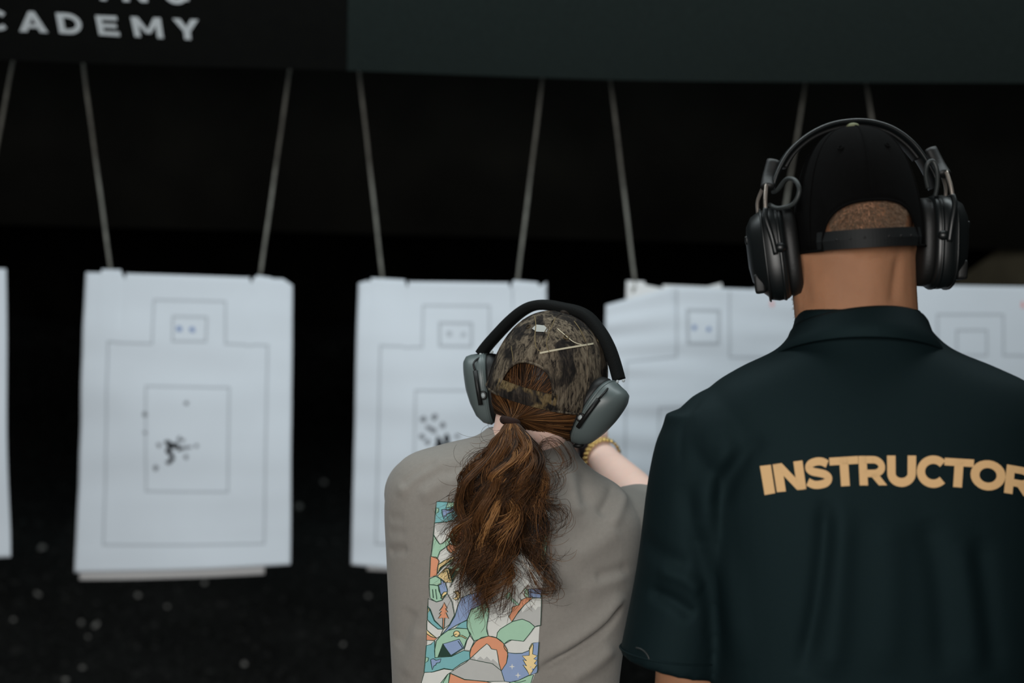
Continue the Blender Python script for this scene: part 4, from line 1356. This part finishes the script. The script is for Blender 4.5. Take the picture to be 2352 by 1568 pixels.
# ------------------------------------------------------------------ camouflage cap
def camo(name='camouflage_cloth', L1=None):
    m = bpy.data.materials.new(name)
    m.use_nodes = True
    nt = m.node_tree; L = nt.links
    b = nt.nodes['Principled BSDF']
    b.inputs['Roughness'].default_value = .9
    b.inputs['Specular IOR Level'].default_value = .15
    tc = nt.nodes.new('ShaderNodeTexCoord')
    def mapping(sc, rot=(0, 0, 0)):
        mp = nt.nodes.new('ShaderNodeMapping')
        mp.inputs['Scale'].default_value = sc
        mp.inputs['Rotation'].default_value = rot
        L.new(tc.outputs['Object'], mp.inputs['Vector'])
        return mp
    def nz(mp, sc, det=6, rough=.6, dist=0.0):
        n = nt.nodes.new('ShaderNodeTexNoise')
        n.inputs['Scale'].default_value = sc; n.inputs['Detail'].default_value = det; n.inputs['Roughness'].default_value = rough; n.inputs['Distortion'].default_value = dist
        L.new(mp.outputs[0], n.inputs['Vector'])
        return n
    def ramp(src, stops):
        r = nt.nodes.new('ShaderNodeValToRGB')
        while len(r.color_ramp.elements) < len(stops): r.color_ramp.elements.new(.5)
        for el, (p, c) in zip(r.color_ramp.elements, stops): el.position = p; el.color = c
        L.new(src, r.inputs[0])
        return r
    def mix(f, a, c):
        x = nt.nodes.new('ShaderNodeMixRGB')
        L.new(f, x.inputs[0]); L.new(a, x.inputs[1]); L.new(c, x.inputs[2])
        return x
    big = nz(mapping((1, 1, .75), (0, .5, 0)), 24, 3, .5, .6)
    fine = nz(mapping((1, 1, .28), (0, .45, 0)), 150, 8, .7, 1.2)
    fine2 = nz(mapping((1, 1, .30), (0, -.25, .3)), 110, 8, .75, .8)
    light = ramp(fine.outputs['Fac'], L1) if L1 else ramp(fine.outputs['Fac'], [(.40, srgb(26, 23, 20)), (.47, srgb(70, 62, 52)), (.58, srgb(100, 90, 76)), (.75, srgb(122, 114, 98))])
    dark = ramp(fine2.outputs['Fac'], [(.44, srgb(20, 18, 17)), (.56, srgb(42, 37, 33)), (.72, srgb(80, 70, 56))])
    fac = ramp(big.outputs['Fac'], [(.47, (0, 0, 0, 1)), (.53, (1, 1, 1, 1))])
    col = mix(fac.outputs[0], dark.outputs[0], light.outputs[0])
    L.new(col.outputs[0], b.inputs['Base Color'])
    bp = nt.nodes.new('ShaderNodeBump'); bp.inputs['Strength'].default_value = .25; bp.inputs['Distance'].default_value = .001
    L.new(fine.outputs['Fac'], bp.inputs['Height']); L.new(bp.outputs[0], b.inputs['Normal'])
    return m


M['camo'] = camo()
M['camo_strap'] = camo('camouflage_strap', [(.38, srgb(34, 29, 22)), (.48, srgb(86, 72, 48)), (.7, srgb(120, 104, 76))])
M['twig'] = mat('twig_print', srgb(172, 164, 142), .9, .1)
M['twig_dark'] = mat('branch_print', srgb(104, 92, 68), .9, .1)
Mcw = Mw @ Matrix.Translation((0, .0, -.046)) @ rotm('X', 0)
capw, crownw = cap(Mcw, '', .0855, .104, .131, .50, .060, .0245, M['camo'], M['camo_strap'], M['camo'], 'bark-pattern camouflage baseball cap with a strap, worn over the ponytail', e=2.4, holes=False)
cb = bvh_of(crownw.data)
for pts, wd, mm in [([(1240, 811), (1275, 804), (1315, 797), (1345, 792), (1362, 789)], 4, 'twig'), ([(1228, 726), (1231, 745), (1229, 775), (1232, 798), (1242, 808)], 2.2, 'twig_dark'),
                    ([(1280, 755), (1300, 772), (1318, 786), (1340, 793)], 2, 'twig'), ([(1318, 738), (1332, 758), (1345, 785)], 2, 'twig_dark'), ([(1276, 730), (1268, 748), (1262, 760)], 1.6, 'twig_dark'), ([(1175, 795), (1178, 815), (1180, 830)], 1.8, 'twig_dark'),
                    ([(1262, 762), (1255, 790), (1262, 810)], 1.6, 'twig_dark')]:
    V, Fc, ix = drape(thick2d(smooth2(pts, 5), wd), cb, .0009, 2.05, 8)
    mk('printed_twig', V, Fc, M[mm], crownw)
V, Fc, ix = drape([[(1222, 755), (1232, 746), (1250, 748), (1258, 756), (1255, 763), (1232, 762)]], cb, .0008, 2.05, 8)
mk('pale_patch', V, Fc, mat('pale_print', srgb(150, 152, 148), .8, .2), crownw)

# ------------------------------------------------------------------ grey ear defenders
def bw_d(px): return WD + .006 - (px - 1268) / 1541 * math.tan(math.radians(20))
emw = empty('ear_defenders', Ow + Vector((0, 0, -.05)), 'grey ear defenders with a black padded band over the camouflage cap', 'ear defenders')
for sx in (-1, 1):
    Mcup = Mw @ Matrix.Translation((.079 if sx > 0 else -.0885, -.016 if sx > 0 else .004, -.041 if sx > 0 else -.056)) @ rotm('Y', 19 if sx > 0 else -20) @ rotm('Z', -8 if sx > 0 else 12) @ Matrix.Scale(.80, 4, (1, 0, 0))
    shell = cup_shape([(.0, .95, .97, 0), (.004, 1.0, 1.0, 0), (.010, 1.0, 1.0, 0), (.020, .97, .96, .001), (.032, .86, .86, .006), (.041, .66, .68, .014), (.0465, .42, .46, .020), (.049, .15, .2, .024)], .037, .055, 2.25, 44, egg=.16)
    c = mk('ear_cup', *xf(mirror_x(shell, sx), Mcup), M['plastic_grey'], emw)
    mk('rim', *xf(mirror_x(cup_shape([(.0035, 1.0, 1.0, 0), (.0045, 1.022, 1.015, 0), (.0065, 1.022, 1.015, 0), (.0075, 1.0, 1.0, 0)], .037, .055, 2.25, 44, egg=.16), sx), Mcup), M['plastic_grey'], c)
    mk('ear_cushion', *xf(mirror_x(cup_shape([(-.020, .74, .80, 0), (-.016, .90, .92, 0), (-.006, .96, .96, 0), (.001, .93, .95, 0)], .037, .055, 2.3, 44, egg=.1), sx), Mcup), M['rubber_black'], emw)
    T = lambda x, y, z: Mcup @ Vector((sx * x, y, z))
    mk('slider_bar', *tube([T(.014, -.0405, -.022), T(.016, -.0415, .004), T(.018, -.0400, .030)], .0034, 12), M['rubber_black'], emw)
    rg = [T(.0075 + .0052 * math.cos(2 * pi * t / 16), -.0395, -.008 + .0052 * math.sin(2 * pi * t / 16)) for t in range(16)]
    mk('pivot_ring', *tube(rg, .0020, 8, closed=True), M['rubber_black'], emw)
    mk('pivot_disc', *tube([T(.0075, -.0385, -.008), T(.0075, -.0410, -.008)], .0040, 16), M['disc_grey'], emw)
    mk('cup_wire', *tube(catmull([T(.018, -.0400, .030), T(.0195, -.037, .042), (P(1410, 874, bw_d(1410) - .012) if sx > 0 else P(1110, 816, bw_d(1110) - .012))], 5), .0016, 8), M['rubber_black'], emw)
    if sx > 0:
        mk('vent_plug', *ellipsoid(T(.018, -.004, -.0535), (.008, .008, .004), 14, 8), M['rubber_black'], c)
bandw = [(1106, 812), (1120, 793), (1144, 766), (1172, 737), (1200, 714), (1226, 702), (1256, 700), (1290, 706), (1325, 714), (1352, 729), (1378, 760), (1398, 796), (1411, 832), (1422, 872)]
bpw = catmull([P(x, y, bw_d(x)) for x, y in bandw], 6)
mk('headband', *tube(bpw, [(.0078, .0165)] * len(bpw), 16, up=Mw.to_3x3() @ Vector((0, 1, 0)), e=3.2), M['band_cloth'], emw)
for x, y in ((1104, 814), (1130, 808), (1418, 876), (1432, 874)):
    mk('rivet', *ellipsoid(P(x, y, bw_d(x) - .017), (.0024, .0016, .0024), 10, 6), M['disc_grey'], emw)

# ------------------------------------------------------------------ long hair
def hair():
    tie = P(1172, 968, 2.012)
    Mi = Mw.inverted()
    R = (.079, .098, .103)
    tl_ = Mi @ tie
    def surf(ph, z, k=1.0):
        c = max(.70, math.sqrt(max(0.02, 1 - ((z + .024) / R[2]) ** 2)))
        return Mw @ Vector((R[0] * k * c * math.sin(ph), -R[1] * k * c * math.cos(ph) + .004, z))
    pt_ = math.atan2(tl_.x / R[0], -tl_.y / R[1]); zt = max(-.092, tl_.z)
    paths, tones, rads = [], [], []
    K = 16
    for i in range(2600):
        e = random.random()
        if e < .52:
            ph0 = math.radians(random.uniform(-105, 115)); z0 = random.uniform(-.044, -.020)
        elif e < .82:
            ph0 = math.radians(random.uniform(35, 118)); z0 = random.uniform(-.118, -.04)
        elif e < .87:
            ph0 = math.radians(random.uniform(-110, -60)); z0 = random.uniform(-.085, -.04)
        elif e < .96:
            ph0 = math.radians(random.uniform(-40, 60)); z0 = random.uniform(-.03, .03)
        else:
            ph0 = math.radians(random.uniform(0, 75)); z0 = random.uniform(-.132, -.108)
        lift = random.uniform(1.0, 1.055)
        jit = random.gauss(0, .06)
        row = []
        for k in range(K):
            t = k / (K - 1)
            s = t
            ph = ph0 + (pt_ - ph0) * s + jit * math.sin(pi * t)
            z = z0 + (zt - z0) * (s ** 1.25)
            p = surf(ph, z, lift)
            wgt = max(0, (t - .62) / .38) ** 1.6
            q = tie + Vector((random.gauss(0, .0006) + math.sin(ph0) * .008, 0, .004))
            row.append(p.lerp(q, wgt))
        paths.append([tuple(p) for p in row]); tones.append(min(1, max(0, random.gauss(.46, .22)))); rads.append(random.uniform(.0003, .00055))
    # scalp under the hair
    V, Fc = ellipsoid((0, .004, -.024), (R[0] * .99, R[1] * .99, R[2] * .99), 40, 26)
    keep = []
    for f in Fc:
        c = sum((V[i] for i in f), Vector()) / len(f)
        if (c.y < .03 or c.z > .03) and c.z > -.088 - .012 * (c.x > .01): keep.append(f)
    scalp = ([Mw @ v for v in V], keep, .12)
    strands_mesh('hair', np.array(paths), rads, tones, M['hair'], woman, scalp)
    # ponytail: locks of strands
    cen = [(1174, 972, 2.006), (1172, 1020, 1.985), (1162, 1080, 1.972), (1160, 1150, 1.966), (1164, 1220, 1.964), (1150, 1290, 1.968), (1145, 1345, 1.975), (1138, 1405, 1.985)]
    cen = [P(*c) for c in cen]
    C = np.array([tuple(p) for p in catmull(cen, 8)])
    wid = np.interp(np.linspace(0, 1, len(C)), [0, .06, .18, .33, .5, .62, .8, 1], [.006, .013, .029, .041, .046, .044, .043, .036])
    dep = np.interp(np.linspace(0, 1, len(C)), [0, .08, .3, .7, 1], [.008, .018, .026, .022, .010])
    K = 40
    ts = np.linspace(0, 1, K)
    P_, T_, R_ = [], [], []
    sidx = np.linspace(0, 1, len(C))
    for l in range(74):
        o = np.clip(rng.normal(0, .62), -1.1, 1.1)
        dd = rng.uniform(-1, 1)
        Ln = rng.uniform(.34, .80) if rng.random() < .8 else rng.uniform(.78, 1.0)
        s = ts * Ln
        cx = np.stack([np.interp(s, sidx, C[:, j]) for j in range(3)], 1)
        W = np.interp(s, sidx, wid); D = np.interp(s, sidx, dep)
        fr = rng.uniform(1.8, 3.6); ph = rng.uniform(0, 2 * pi); am = rng.uniform(.006, .017) * np.clip(s * 5 - .15, 0, 1)
        g = cx.copy()
        g[:, 0] += o * W * (1 + .25 * np.sin(6 * s + ph * 2)) + am * np.sin(2 * pi * fr * s + ph)
        g[:, 1] += dd * D + am * .8 * np.cos(2 * pi * fr * s + ph)
        fl = np.clip((ts - .75) / .25, 0, 1) ** 2
        g[:, 0] += fl * rng.normal(0, .018) + fl * o * .010
        g[:, 2] += fl * rng.uniform(-.006, .014)
        tone0 = np.clip(rng.normal(.38 - .16 * dd, .24), 0, 1)
        n = 62
        rad0 = rng.uniform(.004, .0095)
        for k in range(n):
            a = rng.uniform(0, 2 * pi); rr = rad0 * math.sqrt(rng.random())
            tw = rng.uniform(-1.5, 1.5)
            prof = np.clip(ts * 4, .3, 1) * (1 - .6 * ts ** 2)
            q = g.copy()
            q[:, 0] += rr * np.cos(a + tw * ts) * prof; q[:, 1] += rr * np.sin(a + tw * ts) * prof
            f2 = rng.uniform(3, 8); p2 = rng.uniform(0, 2 * pi); a2 = rng.uniform(.0004, .0022)
            q[:, 0] += a2 * np.sin(2 * pi * f2 * ts + p2) * ts; q[:, 2] += a2 * np.cos(2 * pi * f2 * ts + p2) * ts
            q[:, 0] += rng.normal(0, .009) * ts ** 3
            q[:, 2] += rng.normal(0, .014) * ts ** 4
            P_.append(q); T_.append(np.clip(tone0 + rng.normal(0, .13), 0, 1)); R_.append(rng.uniform(.00026, .00046))
    # flyaway curls
    FLY = [[(1236, 1030), (1250, 1014), (1270, 1012), (1290, 1030), (1304, 1058), (1300, 1075), (1272, 1086)], [(1215, 1160), (1250, 1166), (1282, 1168), (1294, 1186), (1288, 1206), (1270, 1214)],
           [(1115, 1098), (1078, 1120), (1054, 1140), (1050, 1165), (1062, 1188), (1085, 1192)], [(1105, 1040), (1086, 1060), (1084, 1080), (1098, 1100)], [(1120, 1030), (1098, 1040), (1076, 1062), (1078, 1080)],
           [(1225, 1128), (1255, 1128), (1278, 1115), (1282, 1095), (1270, 1080)], [(1222, 1290), (1245, 1322), (1268, 1345), (1262, 1365), (1225, 1362)], [(1215, 1310), (1235, 1350), (1262, 1352), (1266, 1338), (1240, 1318)],
           [(1085, 1290), (1060, 1330), (1056, 1360), (1060, 1390)], [(1120, 1330), (1108, 1370), (1112, 1405), (1100, 1420)], [(1170, 1320), (1160, 1370), (1154, 1412)], [(1205, 1150), (1240, 1145), (1268, 1150), (1272, 1140)],
           [(1200, 1240), (1240, 1232), (1262, 1222), (1266, 1205)], [(1180, 1345), (1172, 1375), (1150, 1395), (1128, 1398)], [(1215, 1345), (1208, 1365), (1222, 1380)], [(1090, 1210), (1062, 1240), (1052, 1275), (1060, 1300)]]
    for g in FLY:
        base = np.array([tuple(P(x, y, 1.962)) for x, y in g])
        dens = np.array([tuple(p) for p in catmull([Vector(b) for b in base], 8)])
        u_ = np.linspace(0, 1, len(dens))
        g0 = np.stack([np.interp(ts, u_, dens[:, j]) for j in range(3)], 1)
        for k in range(20):
            q = g0 + rng.normal(0, .006, 3) * np.array([1, .8, 1]) * np.clip(ts * 2 + .2, 0, 1)[:, None] + rng.normal(0, .005, 3) * (ts ** 2)[:, None]
            P_.append(q); T_.append(np.clip(rng.normal(.45, .18), 0, 1)); R_.append(rng.uniform(.0002, .00033))
    for k in range(260):
        s0 = rng.uniform(.02, .8)
        c0 = np.array([np.interp(s0, sidx, C[:, j]) for j in range(3)])
        W = np.interp(s0, sidx, wid)
        sd = rng.choice([-1, 1])
        a0 = c0 + np.array([sd * W * rng.uniform(.6, 1.1), rng.uniform(-.01, .012), 0])
        L = rng.uniform(.03, .08); curl = rng.uniform(2, 7) * sd * rng.choice([1, 1, -1])
        th = rng.uniform(-1.6, .1)
        ang = th + curl * ts * .5
        step = L / K
        dx = np.cumsum(np.cos(ang) * step) * sd; dz = np.cumsum(np.sin(ang) * step) - ts * .02
        q = np.stack([a0[0] + dx, np.full(K, a0[1]) - .004 * ts, a0[2] + dz], 1)
        P_.append(q); T_.append(np.clip(rng.normal(.45, .18), 0, 1)); R_.append(rng.uniform(.00016, .00026))
    # dense core
    rings = []
    for i in range(0, int(len(C) * .70), 2):
        c = C[i]; wv = wid[i] * .55; dv = dep[i] * .5
        k = .85 + .2 * math.sin(i * .7)
        rings.append([Vector((c[0] + wv * k * math.cos(2 * pi * j / 16), c[1] + .004 + dv * math.sin(2 * pi * j / 16), c[2])) for j in range(16)])
    cv, cf = loft(rings)
    strands_mesh('ponytail', np.array(P_), R_, T_, M['hair'], woman, (cv, cf, .02))
    ring = []
    for j in range(24):
        t = 2 * pi * j / 24
        ring.append(tie + Vector((.0115 * math.cos(t), .0105 * math.sin(t), -.002 * math.sin(t) - .003 * math.cos(t))))
    mk('hair_tie', *tube(ring, [(.0036, .0052)] * 24, 10, up=(0, 0, 1), closed=True), mat('dark_elastic', srgb(42, 28, 24), .8, .2, bump=.4, bscale=600), woman)


hair()
